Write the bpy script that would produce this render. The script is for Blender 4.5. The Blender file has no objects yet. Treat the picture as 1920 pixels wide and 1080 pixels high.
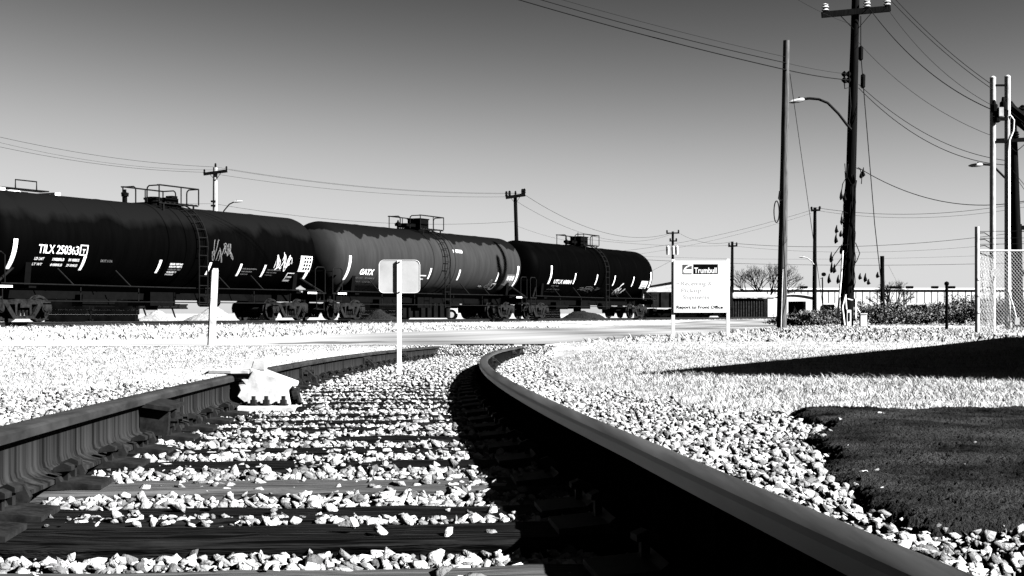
import bpy, bmesh, math, random
import numpy as np
from mathutils import Vector, Matrix
R = math.radians
random.seed(7); rng = np.random.default_rng(11)
S = bpy.context.scene
COL = S.collection

# ------------------------------------------------------------------ camera
F = 2600.0; CAMZ = 0.45; HOR = 588.0            # focal length in photo pixels, eye height, horizon row
cd = bpy.data.cameras.new('camera'); cam = bpy.data.objects.new('camera', cd); COL.objects.link(cam)
cd.sensor_width = 36; cd.lens = F * 36 / 1920; cd.shift_y = (HOR - 540) / 1920
cd.clip_start = 0.05; cd.clip_end = 6000
cam.location = (0, 0, CAMZ); cam.rotation_euler = (R(90), 0, 0); S.camera = cam

# ------------------------------------------------------------------ sky, sun, exposure (a black and white place)
SUN_EL, SUN_AZ = 35.0, 111.0                     # azimuth from +Y towards +X
W = bpy.data.worlds.new('World'); S.world = W; W.use_nodes = True
nt = W.node_tree; nt.nodes.clear()
sky = nt.nodes.new('ShaderNodeTexSky'); sky.sky_type = 'NISHITA'; sky.sun_disc = False
sky.sun_elevation = R(SUN_EL); sky.sun_rotation = R(SUN_AZ); sky.altitude = 200; sky.dust_density = 0.6
sep = nt.nodes.new('ShaderNodeSeparateColor')
def wmath(op, a, b=None, c=None):
    n = nt.nodes.new('ShaderNodeMath'); n.operation = op
    for i, v in enumerate((a, b, c)):
        if v is None: continue
        if isinstance(v, float): n.inputs[i].default_value = v
        else: nt.links.new(v, n.inputs[i])
    return n.outputs[0]
# red-filter black and white: the red channel of the sky through a film-like response with a shoulder
rr_ = wmath('POWER', wmath('MULTIPLY', sep.outputs[0], 1 / 2.1), 4.5)
tone = wmath('MULTIPLY', wmath('DIVIDE', rr_, wmath('MULTIPLY_ADD', rr_, 0.122, 1.0)), 0.2425 * 0.353)
bg = nt.nodes.new('ShaderNodeBackground'); bg.inputs[1].default_value = 0.1
wo = nt.nodes.new('ShaderNodeOutputWorld')
L = nt.links.new
L(sky.outputs[0], sep.inputs[0])
L(tone, bg.inputs[0]); L(bg.outputs[0], wo.inputs[0])
sd = bpy.data.lights.new('sun', 'SUN'); sun = bpy.data.objects.new('sun', sd); COL.objects.link(sun)
sd.energy = 5; sd.angle = R(0.5); sd.color = (1, 1, 1)
sv = Vector((math.sin(R(SUN_AZ)) * math.cos(R(SUN_EL)), math.cos(R(SUN_AZ)) * math.cos(R(SUN_EL)), math.sin(R(SUN_EL))))
sun.rotation_euler = sv.to_track_quat('Z', 'Y').to_euler(); sun.location = sv * 100
S.view_settings.view_transform = 'Standard'; S.view_settings.look = 'None'
S.view_settings.exposure = 3.5; S.view_settings.gamma = 1
S.cycles.diffuse_bounces = 0; S.cycles.max_bounces = 5; S.cycles.glossy_bounces = 2

# ------------------------------------------------------------------ helpers
def at(px, py, Y):
    return Vector(((px - 960) / F * Y, Y, CAMZ + (HOR - py) / F * Y))

class MB:
    def __init__(s): s.v = []; s.f = []
    def add(s, vs, fs):
        o = len(s.v); s.v += [tuple(p) for p in vs]; s.f += [tuple(i + o for i in f) for f in fs]; return s
    def box(s, c, d, M=None):
        x, y, z = d[0] / 2, d[1] / 2, d[2] / 2
        P = [Vector((a * x, b * y, e * z)) for e in (-1, 1) for a, b in ((-1, -1), (1, -1), (1, 1), (-1, 1))]
        if M is not None: P = [M @ p for p in P]
        c = Vector(c)
        return s.add([p + c for p in P], [(3, 2, 1, 0), (4, 5, 6, 7), (0, 1, 5, 4), (1, 2, 6, 5), (2, 3, 7, 6), (3, 0, 4, 7)])
    def bar(s, p, q, w, h, up=(0, 0, 1)):
        p = Vector(p); q = Vector(q); d = (q - p); l = d.length; d.normalize()
        u = Vector(up); sx = d.cross(u)
        if sx.length < 1e-4: sx = d.cross(Vector((1, 0, 0)))
        sx.normalize(); u = sx.cross(d)
        M = Matrix((d, -sx, u)).transposed()
        return s.box((p + q) / 2, (l, w, h), M)
    def tube(s, pts, r, n=8, cap=True):
        pts = [Vector(p) for p in pts]; m = len(pts)
        rr = r if isinstance(r, (list, tuple)) else [r] * m
        vs = []; prev = None
        for i, p in enumerate(pts):
            t = (pts[min(i + 1, m - 1)] - pts[max(i - 1, 0)]).normalized()
            if prev is None:
                a = t.cross(Vector((0, 0, 1)))
                if a.length < 1e-3: a = t.cross(Vector((1, 0, 0)))
            else: a = prev - t * prev.dot(t)
            a.normalize(); prev = a; b = t.cross(a)
            for k in range(n):
                g = 2 * math.pi * k / n
                vs.append(p + (a * math.cos(g) + b * math.sin(g)) * rr[i])
        fs = [(i * n + k, i * n + (k + 1) % n, (i + 1) * n + (k + 1) % n, (i + 1) * n + k) for i in range(m - 1) for k in range(n)]
        if cap: fs += [tuple(range(n - 1, -1, -1)), tuple(range((m - 1) * n, m * n))]
        return s.add(vs, fs)
    def lathe(s, prof, o, ax, n=24):
        """prof = [(along, radius)] about axis ax through o"""
        ax = Vector(ax).normalized(); o = Vector(o)
        a = ax.cross(Vector((0, 0, 1)))
        if a.length < 1e-3: a = Vector((1, 0, 0))
        a.normalize(); b = ax.cross(a)
        m = len(prof); vs = []
        for h, r in prof:
            for k in range(n):
                g = 2 * math.pi * k / n
                vs.append(o + ax * h + (a * math.cos(g) + b * math.sin(g)) * r)
        fs = [(i * n + k, i * n + (k + 1) % n, (i + 1) * n + (k + 1) % n, (i + 1) * n + k) for i in range(m - 1) for k in range(n)]
        if prof[0][1] > 1e-4: fs.append(tuple(range(n - 1, -1, -1)))
        if prof[-1][1] > 1e-4: fs.append(tuple(range((m - 1) * n, m * n)))
        return s.add(vs, fs)
    def prism(s, poly, o, ex, ey, dep):
        o = Vector(o); ex = Vector(ex); ey = Vector(ey); dep = Vector(dep); n = len(poly)
        a = [o + ex * x + ey * y for x, y in poly]
        return s.add(a + [p + dep for p in a], [tuple(range(n - 1, -1, -1)), tuple(range(n, 2 * n))] +
                     [(i, (i + 1) % n, n + (i + 1) % n, n + i) for i in range(n)])
    def mesh(s, name, mat, smooth=None, fixn=True):
        me = bpy.data.meshes.new(name); me.from_pydata(s.v, [], s.f); me.update()
        if fixn:
            b = bmesh.new(); b.from_mesh(me); bmesh.ops.recalc_face_normals(b, faces=b.faces); b.to_mesh(me); b.free()
        if smooth is not None:
            me.polygons.foreach_set('use_smooth', [True] * len(me.polygons)); me.set_sharp_from_angle(angle=R(smooth))
        me.materials.append(mat); return me
    def build(s, name, mat, parent=None, smooth=None, label=None):
        return part(name, s.mesh(name, mat, smooth), parent, label)

def part(name, me, parent=None, label=None):
    o = bpy.data.objects.new(name, me); COL.objects.link(o)
    if parent: o.parent = parent
    if label: o['label'] = label
    return o
def tag(o, label=None, cat=None, group=None, kind=None):
    if label: o['label'] = label
    if cat: o['category'] = cat
    if group: o['group'] = group
    if kind: o['kind'] = kind
    return o
def empty(name, loc=(0, 0, 0), rz=0, **k):
    o = bpy.data.objects.new(name, None); COL.objects.link(o); o.location = loc; o.rotation_euler = (0, 0, rz)
    o.empty_display_size = 0.2
    return tag(o, **k)
def copy_tree(o, parent=None):
    c = o.copy(); COL.objects.link(c)
    if parent: c.parent = parent
    for ch in list(o.children): copy_tree(ch, c)
    return c
def np_mesh(name, V, T, mat, attr=None):
    V = np.ascontiguousarray(V, np.float32); T = np.ascontiguousarray(T, np.int32)
    me = bpy.data.meshes.new(name); n = len(T)
    me.vertices.add(len(V)); me.vertices.foreach_set('co', V.ravel())
    me.loops.add(n * 3); me.loops.foreach_set('vertex_index', T.ravel())
    me.polygons.add(n); me.polygons.foreach_set('loop_start', np.arange(0, n * 3, 3, dtype=np.int32))
    if attr is not None:
        a = me.attributes.new('tone', 'FLOAT', 'POINT'); a.data.foreach_set('value', np.ascontiguousarray(attr, np.float32))
    me.update(calc_edges=True); me.validate(); me.materials.append(mat); return me

# ------------------------------------------------------------------ materials (all grey: the place is shown in black and white)
AK = 0.37                                          # one common factor on all base colours, balanced by the exposure
def mat(name, lo, hi=None, scale=4.0, rough=0.7, spec=0.2, stretch=(1, 1, 1), detail=6, metal=0.0, bump=0.0, bscale=None, attr=None, island=False, lohi=(0.35, 0.65)):
    m = bpy.data.materials.new(name); m.use_nodes = True; t = m.node_tree; N = t.nodes; K = t.links.new
    b = N['Principled BSDF']; b.inputs['Roughness'].default_value = rough
    b.inputs['Specular IOR Level'].default_value = spec * 0.2; b.inputs['Metallic'].default_value = metal
    if hi is None: hi = lo
    lo, hi = lo * AK, hi * AK
    tc = N.new('ShaderNodeTexCoord'); mp = N.new('ShaderNodeMapping'); mp.inputs['Scale'].default_value = stretch
    K(tc.outputs['Object'], mp.inputs[0])
    no = N.new('ShaderNodeTexNoise'); no.inputs['Scale'].default_value = scale; no.inputs['Detail'].default_value = detail
    no.inputs['Roughness'].default_value = 0.65
    K(mp.outputs[0], no.inputs['Vector'])
    rp = N.new('ShaderNodeValToRGB'); rp.color_ramp.elements[0].position = lohi[0]; rp.color_ramp.elements[1].position = lohi[1]
    rp.color_ramp.elements[0].color = (lo, lo, lo, 1); rp.color_ramp.elements[1].color = (hi, hi, hi, 1)
    src = no.outputs['Fac']
    if attr or island:
        if island: g = N.new('ShaderNodeNewGeometry'); go = g.outputs['Random Per Island']
        else: g = N.new('ShaderNodeAttribute'); g.attribute_name = attr; go = g.outputs['Fac']
        mx = N.new('ShaderNodeMath'); mx.operation = 'MULTIPLY_ADD'
        mx.inputs[1].default_value = 0.7
        mh = N.new('ShaderNodeMath'); mh.operation = 'MULTIPLY'; mh.inputs[1].default_value = 0.3
        K(no.outputs['Fac'], mh.inputs[0]); K(go, mx.inputs[0]); K(mh.outputs[0], mx.inputs[2]); src = mx.outputs[0]
    K(src, rp.inputs[0]); K(rp.outputs[0], b.inputs['Base Color'])
    if bump:
        bn = N.new('ShaderNodeTexNoise'); bn.inputs['Scale'].default_value = bscale or scale * 3; bn.inputs['Detail'].default_value = 5
        K(mp.outputs[0], bn.inputs['Vector'])
        bp = N.new('ShaderNodeBump'); bp.inputs['Strength'].default_value = bump; bp.inputs['Distance'].default_value = 0.02
        K(bn.outputs['Fac'], bp.inputs['Height']); K(bp.outputs[0], b.inputs['Normal'])
    return m
M = {}
M['grass'] = mat('straw_grass', 0.08, 0.46, 0.22, 0.9, 0.02, island=True, lohi=(0.1, 0.6))
M['soil'] = mat('pale_turf_soil', 0.12, 0.42, 3, 0.95, 0.02, detail=12, lohi=(.3, .6), bump=0.5, bscale=30)
M['bed'] = mat('ballast_fines', 0.008, 0.05, 40, 0.95, 0.02, bump=0.6, bscale=60)
M['stone'] = mat('crushed_stone', 0.03, 0.54, 32, 0.9, 0.05, island=True, lohi=(0.08, 0.92), bump=0.7, bscale=70)
M['big_stone'] = mat('pale_stone', 0.25, 0.5, 14, 0.85, 0.1, bump=0.4)
M['dark_stone'] = mat('dark_stone', 0.015, 0.04, 14, 0.85, 0.1, bump=0.4)
M['road'] = mat('worn_asphalt', 0.03, 0.36, 1.1, 0.9, 0.03, stretch=(0.5, 1.0, 1), detail=9, attr='tone', lohi=(0.1, 0.9))
M['mound'] = mat('asphalt_millings', 0.0015, 0.040, 2.2, 0.95, 0.02, detail=14, bump=1.0, bscale=160, lohi=(.36, .66))
M['tie'] = mat('creosoted_timber', 0.0004, 0.022, 7, 0.85, 0.05, stretch=(0.3, 10, 7), detail=10, bump=0.8, bscale=12, lohi=(.44, .72))
M['tie_pale'] = mat('weathered_timber', 0.015, 0.09, 9, 0.9, 0.05, stretch=(0.35, 9, 6), detail=9, bump=0.6, bscale=14)
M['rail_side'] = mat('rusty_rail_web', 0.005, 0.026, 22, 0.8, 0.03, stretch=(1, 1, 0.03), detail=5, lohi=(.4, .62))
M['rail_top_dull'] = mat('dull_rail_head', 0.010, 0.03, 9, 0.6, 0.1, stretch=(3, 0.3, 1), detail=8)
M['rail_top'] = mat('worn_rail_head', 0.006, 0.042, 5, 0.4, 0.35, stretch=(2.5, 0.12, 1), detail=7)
M['rail_side_shaded'] = mat('shaded_rail_web', 0.002, 0.008, 22, 0.85, 0.0, stretch=(1, 1, 0.03), detail=5, lohi=(.4, .62))  # darker copy of the rail web: the right rail's shade put into its colour
M['plate'] = mat('rusty_steel', 0.003, 0.016, 30, 0.7, 0.2)
M['white'] = mat('white_paint', 0.72, 0.8, 6, 0.5, 0.3)
M['derail'] = mat('weathered_white_paint', 0.26, 0.6, 9, 0.6, 0.2)
M['alu'] = mat('dull_sheet_aluminium', 0.32, 0.5, 2.5, 0.7, 0.2, lohi=(0.3, 0.7))
M['black'] = mat('black_paint', 0.0012, 0.002, 5, 0.6, 0.05)
M['truck'] = mat('dusty_cast_steel', 0.002, 0.016, 6, 0.8, 0.08)
M['pipe'] = mat('grimy_handrail', 0.003, 0.006, 6, 0.7, 0.1)
M['mark'] = mat('white_stencil', 0.35, 0.6, 9, 0.7, 0.1)
M['mark_dim'] = mat('grey_stencil', 0.03, 0.12, 20, 0.7, 0.1)
M['pole'] = mat('weathered_pole', 0.02, 0.12, 8, 0.9, 0.05, stretch=(3, 3, 0.15), detail=8)
M['pole_dark'] = mat('dark_pole', 0.001, 0.006, 8, 0.9, 0.05, stretch=(3, 3, 0.15), detail=8)
M['pole_pale'] = mat('pale_pole', 0.15, 0.4, 8, 0.9, 0.05, stretch=(3, 3, 0.15), detail=8)
M['post'] = mat('pale_timber_post', 0.2, 0.6, 5, 0.85, 0.05, stretch=(2, 2, 0.6))
M['mesh_wire'] = mat('fence_wire', 0.25, 0.4, 4, 0.6, 0.2)
M['galv'] = mat('galvanised_steel', 0.3, 0.5, 4, 0.5, 0.3)
M['wire'] = mat('cable', 0.004, rough=0.7, spec=0.1)
M['glass_ins'] = mat('porcelain', 0.4, 0.6, 3, 0.3, 0.5)
M['wall'] = mat('white_cladding', 0.6, 0.75, 1.5, 0.7, 0.1)
M['wall_dark'] = mat('dark_cladding', 0.002, 0.006, 2, 0.8, 0.05, stretch=(4, 4, 0.5))
M['dark'] = mat('dark_opening', 0.001, 0.004, 2, 0.9, 0.02)
M['gond'] = mat('grey_rusty_car_side', 0.004, 0.012, 1.5, 0.8, 0.1)
M['leaf'] = mat('evergreen_leaf', 0.003, 0.24, 2, 0.85, 0.02, island=True, lohi=(0.25, 0.9))
M['twig'] = mat('bark', 0.004, 0.012, 5, 0.9, 0.02)
M['twig_pale'] = mat('pale_bark', 0.015, 0.07, 5, 0.9, 0.02)
M['pile'] = mat('gravel_heap', 0.1, 0.32, 14, 0.95, 0.02, bump=1.0, bscale=9)
M['pile_dark'] = mat('dark_gravel_heap', 0.004, 0.02, 14, 0.95, 0.02, bump=1.0, bscale=9)
M['glass'] = mat('dark_glass', 0.01, 0.02, 1, 0.15, 0.5)
M['sign_grey'] = mat('sign_grey_print', 0.05, 0.07, 3, 0.6, 0.1)
M['sign_faint'] = mat('faded_print', 0.36, 0.39, 3, 0.6, 0.1)

def tank_mat(name, body, dust, lo, hi, z0, z1, spec=0.12, rough=0.55, var=(.62, 1.3)):
    """paint with dust or spilt asphalt lying on the upper part in ragged patches"""
    m = mat(name, body * var[0], body * var[1], 1.6, rough, spec, stretch=(2.2, .5, .35), detail=9); t = m.node_tree; N = t.nodes; K = t.links.new
    b = N['Principled BSDF']; base = b.inputs['Base Color'].links[0].from_socket
    tc = N.new('ShaderNodeTexCoord'); sx = N.new('ShaderNodeSeparateXYZ'); K(tc.outputs['Object'], sx.inputs[0])
    mp = N.new('ShaderNodeMapping'); mp.inputs['Scale'].default_value = (0.7, 0.35, 0.25); K(tc.outputs['Object'], mp.inputs[0])
    no = N.new('ShaderNodeTexNoise'); no.inputs['Scale'].default_value = 1.6; no.inputs['Detail'].default_value = 5; K(mp.outputs[0], no.inputs['Vector'])
    a = N.new('ShaderNodeMapRange'); a.inputs['From Min'].default_value = z0; a.inputs['From Max'].default_value = z1; K(sx.outputs[2], a.inputs['Value'])
    s = N.new('ShaderNodeMath'); s.operation = 'ADD'; K(a.outputs[0], s.inputs[0]); K(no.outputs['Fac'], s.inputs[1])
    r = N.new('ShaderNodeMapRange'); r.inputs['From Min'].default_value = lo; r.inputs['From Max'].default_value = hi; K(s.outputs[0], r.inputs['Value'])
    mx = N.new('ShaderNodeMix'); mx.data_type = 'RGBA'; K(r.outputs[0], mx.inputs[0]); K(base, mx.inputs[6]); mx.inputs[7].default_value = (dust * AK, dust * AK, dust * AK, 1)
    K(mx.outputs[2], b.inputs['Base Color']); return m
M['tank_black'] = tank_mat('black_tank_paint', 0.0006, 0.0040, 1.10, 1.40, 2.6, 3.7, 0.012, 0.6)
M['tank_grey'] = tank_mat('grey_tank_paint', 0.0215, 0.0028, 1.24, 1.28, 2.8, 4.0, 0.04, 0.6, (.8, 1.15))
M['tank_jet'] = tank_mat('jet_tank_paint', 0.0004, 0.0008, 1.2, 1.4, 2.8, 4.1, 0.01, 0.6)

# ------------------------------------------------------------------ lie of the land
TD = Vector((0.4796, 0.8775, 0)); TN = Vector((0.8775, -0.4796, 0)); P0 = Vector((-16.52, 44.9, 0)); S0 = 44.4 / 0.8775
ZR = 0.18                                         # main track, top of rail
def mt(s, off=0.0, z=0.0):                        # point on the main track; off>0 towards the camera
    p = P0 + TD * (s - S0) + TN * off; return Vector((p.x, p.y, z))
def rx(Y):                                        # right rail of the siding
    return -0.275 + (Y - 14.6) ** 2 / 243.0 - 0.014 * np.clip(3.0 - Y, 0, 4)
def rdx(Y): return 2 * (Y - 14.6) / 243.0
def rz(Y): return 0.216 - 0.0142 * Y
GA = 1.505
def rail_pt(Y, off):                              # off measured from the right rail, positive to the right
    t = Vector((rdx(Y), 1, 0)).normalized(); n = Vector((t.y, -t.x, 0))
    return Vector((rx(Y), Y, 0)) + n * off
def smooth(a, b, x):
    t = np.clip((x - a) / (b - a), 0, 1); return t * t * (3 - 2 * t)
def gz(X, Y):
    X = np.asarray(X, float); Y = np.asarray(Y, float)
    z = -0.02 - 0.005 * np.clip(Y, 0, 26)
    dn = (X - P0.x) * TN.x + (Y - P0.y) * TN.y
    z = z + (0.02 - z) * (1 - smooth(2.6, 8.0, dn))
    dc = np.abs(X - (rx(Y) - GA / 2))
    bed = 0.03 - 0.0142 * Y - 0.05 + 0.013 * smooth(3.4, 4.2, Y)
    w = (1 - smooth(1.35, 2.3, dc)) * (1 - smooth(23.6, 25.2, Y))
    return z * (1 - w) + bed * w
def gz1(x, y): return float(gz(x, y))

ys = np.concatenate([np.arange(-4, 32, 0.2), np.arange(32, 150, 1.5), [160, 200, 300, 600, 1500, 4000]])
xs = np.concatenate([[-3000, -900, -300, -120, -80], np.arange(-60, -13, 1.5), np.arange(-13, 13, 0.2), np.arange(13, 62, 1.5), [80, 120, 300, 900, 3000]])
GX, GY = np.meshgrid(xs, ys); GZ = gz(GX, GY)
V = np.stack([GX, GY, GZ], -1).reshape(-1, 3); nx = len(xs)
i = (np.arange(len(ys) - 1)[:, None] * nx + np.arange(nx - 1)[None]).ravel()
T = np.concatenate([np.stack([i, i + 1, i + nx + 1], -1), np.stack([i, i + nx + 1, i + nx], -1)])
tag(part('ground', np_mesh('ground', V, T, M['soil'])), kind='structure')

# road: two edges in photo pixels on flat ground
def gpt(px, py, z=-0.15):
    Y = (CAMZ - z) * F / (py - HOR); return ((px - 960) / F * Y, Y)
near = [gpt(-250, 652), gpt(0, 651), gpt(400, 650), gpt(845, 647), gpt(1020, 645.5), gpt(1200, 632), gpt(1270, 629), gpt(1450, 616), gpt(1475, 611.5), gpt(1500, 604)]
far = [gpt(-250, 641), gpt(0, 640), gpt(400, 636), gpt(640, 627), gpt(850, 619.5), gpt(1000, 615.5), gpt(1200, 610), gpt(1330, 605), gpt(1400, 602), gpt(1450, 599)]
def resample(P, n):
    P = np.array(P); d = np.r_[0, np.cumsum(np.hypot(*np.diff(P, axis=0).T))]; t = np.linspace(0, d[-1], n)
    return np.stack([np.interp(t, d, P[:, 0]), np.interp(t, d, P[:, 1])], -1)
A = resample(near, 260); B = resample(far, 260); NR = 44
P = A[:, None] * (1 - np.linspace(0, 1, NR)[None, :, None]) + B[:, None] * np.linspace(0, 1, NR)[None, :, None]
Zr = np.maximum(gz(P[..., 0], P[..., 1]), -0.15) + 0.008
V = np.concatenate([P, Zr[..., None]], -1).reshape(-1, 3)
i = (np.arange(259)[:, None] * NR + np.arange(NR - 1)[None]).ravel()
T = np.concatenate([np.stack([i, i + NR, i + NR + 1], -1), np.stack([i, i + NR + 1, i + 1], -1)])
tt = np.repeat(np.linspace(0, 1, NR)[None], 260, 0); Xq, Yq = P[..., 0], P[..., 1]   # wheel tracks, patches and dust on the asphalt
strk = np.sin(tt * 17 + .35 * Xq + 1.2 * np.sin(Xq * .5)) * .5 + np.sin(tt * 41 + .6 * Xq) * .3
worn = np.clip((Xq + 7) / 5, 0, 1)
tone = 0.95 - worn * (0.50 + .22 * strk) + .18 * np.sin(Xq * 1.3 + tt * 4) * worn
patch_ = (((Xq + 3.6) / 1.1) ** 2 + ((tt - .22 - .03 * np.sin(Xq * 6)) / .10) ** 2 < 1); tone = np.where(patch_, .12, tone)
tag(part('road', np_mesh('road', V, T, M['road'], np.clip(tone, 0, 1).ravel())), kind='structure')
def on_road(X, Y):
    yn = np.interp(X, A[:, 0], A[:, 1]); yf = np.interp(X, B[:, 0], B[:, 1]); return (Y > yn - 0.1) & (Y < yf)

# ------------------------------------------------------------------ siding: rails
HW, RH = 0.036, 0.17
prof = [(-0.069, 0), (-0.069, 0.011), (-0.03, 0.022), (-0.0125, 0.034), (-0.0085, 0.05), (-0.0085, 0.118), (-0.014, 0.127), (-HW, 0.136),
        (-HW, 0.158), (-0.031, 0.166), (-0.02, 0.1695)]
prof = prof + [(-x, z) for x, z in reversed(prof)]
def rail(off, name, label, topm='rail_top', sidem='rail_side_shaded'):
    Y = np.concatenate([np.arange(-1.0, 25.2, 0.12)]); n = len(prof); vs = []; fs = []
    for y in Y:
        p = rail_pt(y, off); t = Vector((rdx(y), 1, 0)).normalized(); nn = Vector((t.y, -t.x, 0)); zt = rz(y)
        vs += [(p.x + nn.x * a, p.y + nn.y * a, zt - RH + b) for a, b in prof]
    top = []
    for i in range(len(Y) - 1):
        for k in range(n):
            fs.append((i * n + k, i * n + (k + 1) % n, (i + 1) * n + (k + 1) % n, (i + 1) * n + k))
            top.append(1 if k in (7, 8, 9, 10, 11, 12, 13) else 0)
    fs += [tuple(range(n)), tuple(range((len(Y) - 1) * n, len(Y) * n))]; top += [0, 0]
    me = bpy.data.meshes.new(name); me.from_pydata(vs, [], fs)
    me.materials.append(M[sidem]); me.materials.append(M[topm])
    me.polygons.foreach_set('material_index', top); me.update()
    b = bmesh.new(); b.from_mesh(me); bmesh.ops.recalc_face_normals(b, faces=b.faces); b.to_mesh(me); b.free()
    me.polygons.foreach_set('use_smooth', [True] * len(me.polygons)); me.set_sharp_from_angle(angle=R(32))
    return tag(part(name, me), label, 'rail')
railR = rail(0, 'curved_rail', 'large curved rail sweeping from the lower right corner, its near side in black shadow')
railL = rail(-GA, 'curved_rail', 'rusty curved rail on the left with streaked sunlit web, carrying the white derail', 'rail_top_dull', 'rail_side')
def rframe(y, off):
    t = Vector((rdx(y), 1, 0)).normalized(); n = Vector((t.y, -t.x, 0)); p = rail_pt(y, off); return p, t, n
# block bolted against the web of the left rail, and fishplates further on
for y, ln in ((5.55, 0.34),):
    p, t, n = rframe(y, -GA); z = rz(y) - RH; m = MB()
    q = lambda a, b, c: p + t * a + n * b + Vector((0, 0, z + c))
    m.prism([(0.012, 0.015), (0.115, 0.02), (0.12, 0.105), (0.085, 0.128), (0.012, 0.13)], q(-ln / 2, 0, 0), n, (0, 0, 1), t * 0.045)
    m.prism([(0.012, 0.015), (0.105, 0.02), (0.11, 0.1), (0.08, 0.122), (0.012, 0.125)], q(ln / 2 - 0.13, 0, 0), n, (0, 0, 1), t * 0.045)
    m.prism([(0.012, 0.129), (0.125, 0.112), (0.128, 0.126), (0.012, 0.146)], q(-ln / 2 - 0.02, 0, 0), n, (0, 0, 1), t * (ln))
    m.bar(q(-0.1, 0.06, 0.07), q(0.1, 0.06, 0.07), 0.04, 0.035)
    br = m.build('rail_brace', M['plate'], railL)
    for a in (-0.05, 0.06, 0.19):
        MB().lathe([(0, 0.02), (0.03, 0.02), (0.03, 0.011), (0.06, 0.011)], q(a, 0.075, 0.065), n, 6).build('brace_bolt', M['plate'], br)
for off, y, par, sgn in ((-GA, 11.6, railL, 1), (-GA, 16.6, railL, 1), (-GA, 20.5, railL, 1), (0, 16.8, railR, 1), (0, 22.8, railR, 1)):
    p, t, n = rframe(y, off); z = rz(y) - RH; m = MB()
    q = lambda a, b, c: p + t * a + n * b * sgn + Vector((0, 0, z + c))
    m.prism([(0.012, 0.022), (0.034, 0.03), (0.03, 0.12), (0.012, 0.128)], q(-0.3, 0, 0), n * sgn, (0, 0, 1), t * 0.6)
    m.prism([(0.02, -0.01), (0.13, -0.01), (0.12, 0.04), (0.05, 0.1), (0.02, 0.11)], q(-0.12, 0, 0), n * sgn, (0, 0, 1), t * 0.1)
    for a in (-0.22, -0.07, 0.07, 0.22): m.lathe([(0, 0.02), (0.03, 0.02)], q(a, 0.035, 0.075), n * sgn, 6)
    m.build('fishplate', M['plate'], par)

# ------------------------------------------------------------------ ties
tie_y = [1.35, 1.9, 2.43, 3.0, 3.31, 3.94, 4.53, 5.06, 5.62, 6.15, 6.65, 7.2, 7.9, 8.4, 8.9, 9.5]
while tie_y[-1] < 24.0: tie_y.append(tie_y[-1] + 0.54 + 0.06 * random.random())
def tie_mesh(seed, m):
    rr = random.Random(seed); b = MB(); n = 26; hw = 0.115; vs = []; fs = []
    for k in range(n):
        x = -1.3 + 2.6 * k / (n - 1); j = lambda a: (rr.random() - 0.5) * a
        vs += [(x, -hw + j(.012), -0.17), (x, -hw + j(.014), -0.012 + j(.008)), (x, -hw + 0.014, j(.006)), (x, -0.04, j(.008)), (x, 0.03, j(.008)),
               (x, hw - 0.014, j(.006)), (x, hw + j(.014), -0.012), (x, hw, -0.17)]
    for k in range(n - 1):
        for a in range(7): fs.append((k * 8 + a, k * 8 + a + 1, (k + 1) * 8 + a + 1, (k + 1) * 8 + a))
    fs += [tuple(range(8)), tuple(range((n - 1) * 8, n * 8))]
    return b.add(vs, fs).mesh('tie', m, 25)
tmeshes = [tie_mesh(s, M['tie']) for s in range(4)]; tpale = tie_mesh(9, M['tie_pale'])
def plate_mb(side):
    m = MB()                                       # side +1: longer lip to the right
    m.prism([(-0.19, 0), (0.19, 0), (0.19, 0.012), (0.085, 0.022), (0.078, 0.034), (0.071, 0.034), (0.071, 0.014), (-0.071, 0.014), (-0.071, 0.034), (-0.085, 0.022), (-0.19, 0.012)],
            (0, -0.09, 0), (1, 0, 0), (0, 0, 1), (0, 0.18, 0))
    return m
plate_me = plate_mb(1).mesh('tie_plate', M['plate'])
def spike_mesh():
    m = MB(); m.box((0, 0, 0.03), (0.016, 0.016, 0.07))
    m.prism([(-0.034, 0.052), (-0.028, 0.066), (0.0, 0.078), (0.02, 0.07), (0.02, 0.058)], (0, -0.018, 0), (1, 0, 0), (0, 0, 1), (0, 0.036, 0))
    return m.mesh('spike', M['plate'], 40)
spike_me = spike_mesh()
anchor_me = MB().prism([(-0.02, -0.03), (0.085, -0.03), (0.1, 0.0), (0.085, 0.03), (0.06, 0.035), (0.055, 0.012), (-0.02, 0.0)], (0, -0.014, 0), (1, 0, 0), (0, 0, 1), (0, 0.028, 0)).mesh('rail_anchor', M['plate'])
ordn = ['lowest', 'second lowest', 'third lowest', 'fourth lowest', 'fifth lowest', 'sixth lowest', 'seventh lowest', 'eighth lowest']
vis = 0
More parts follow.
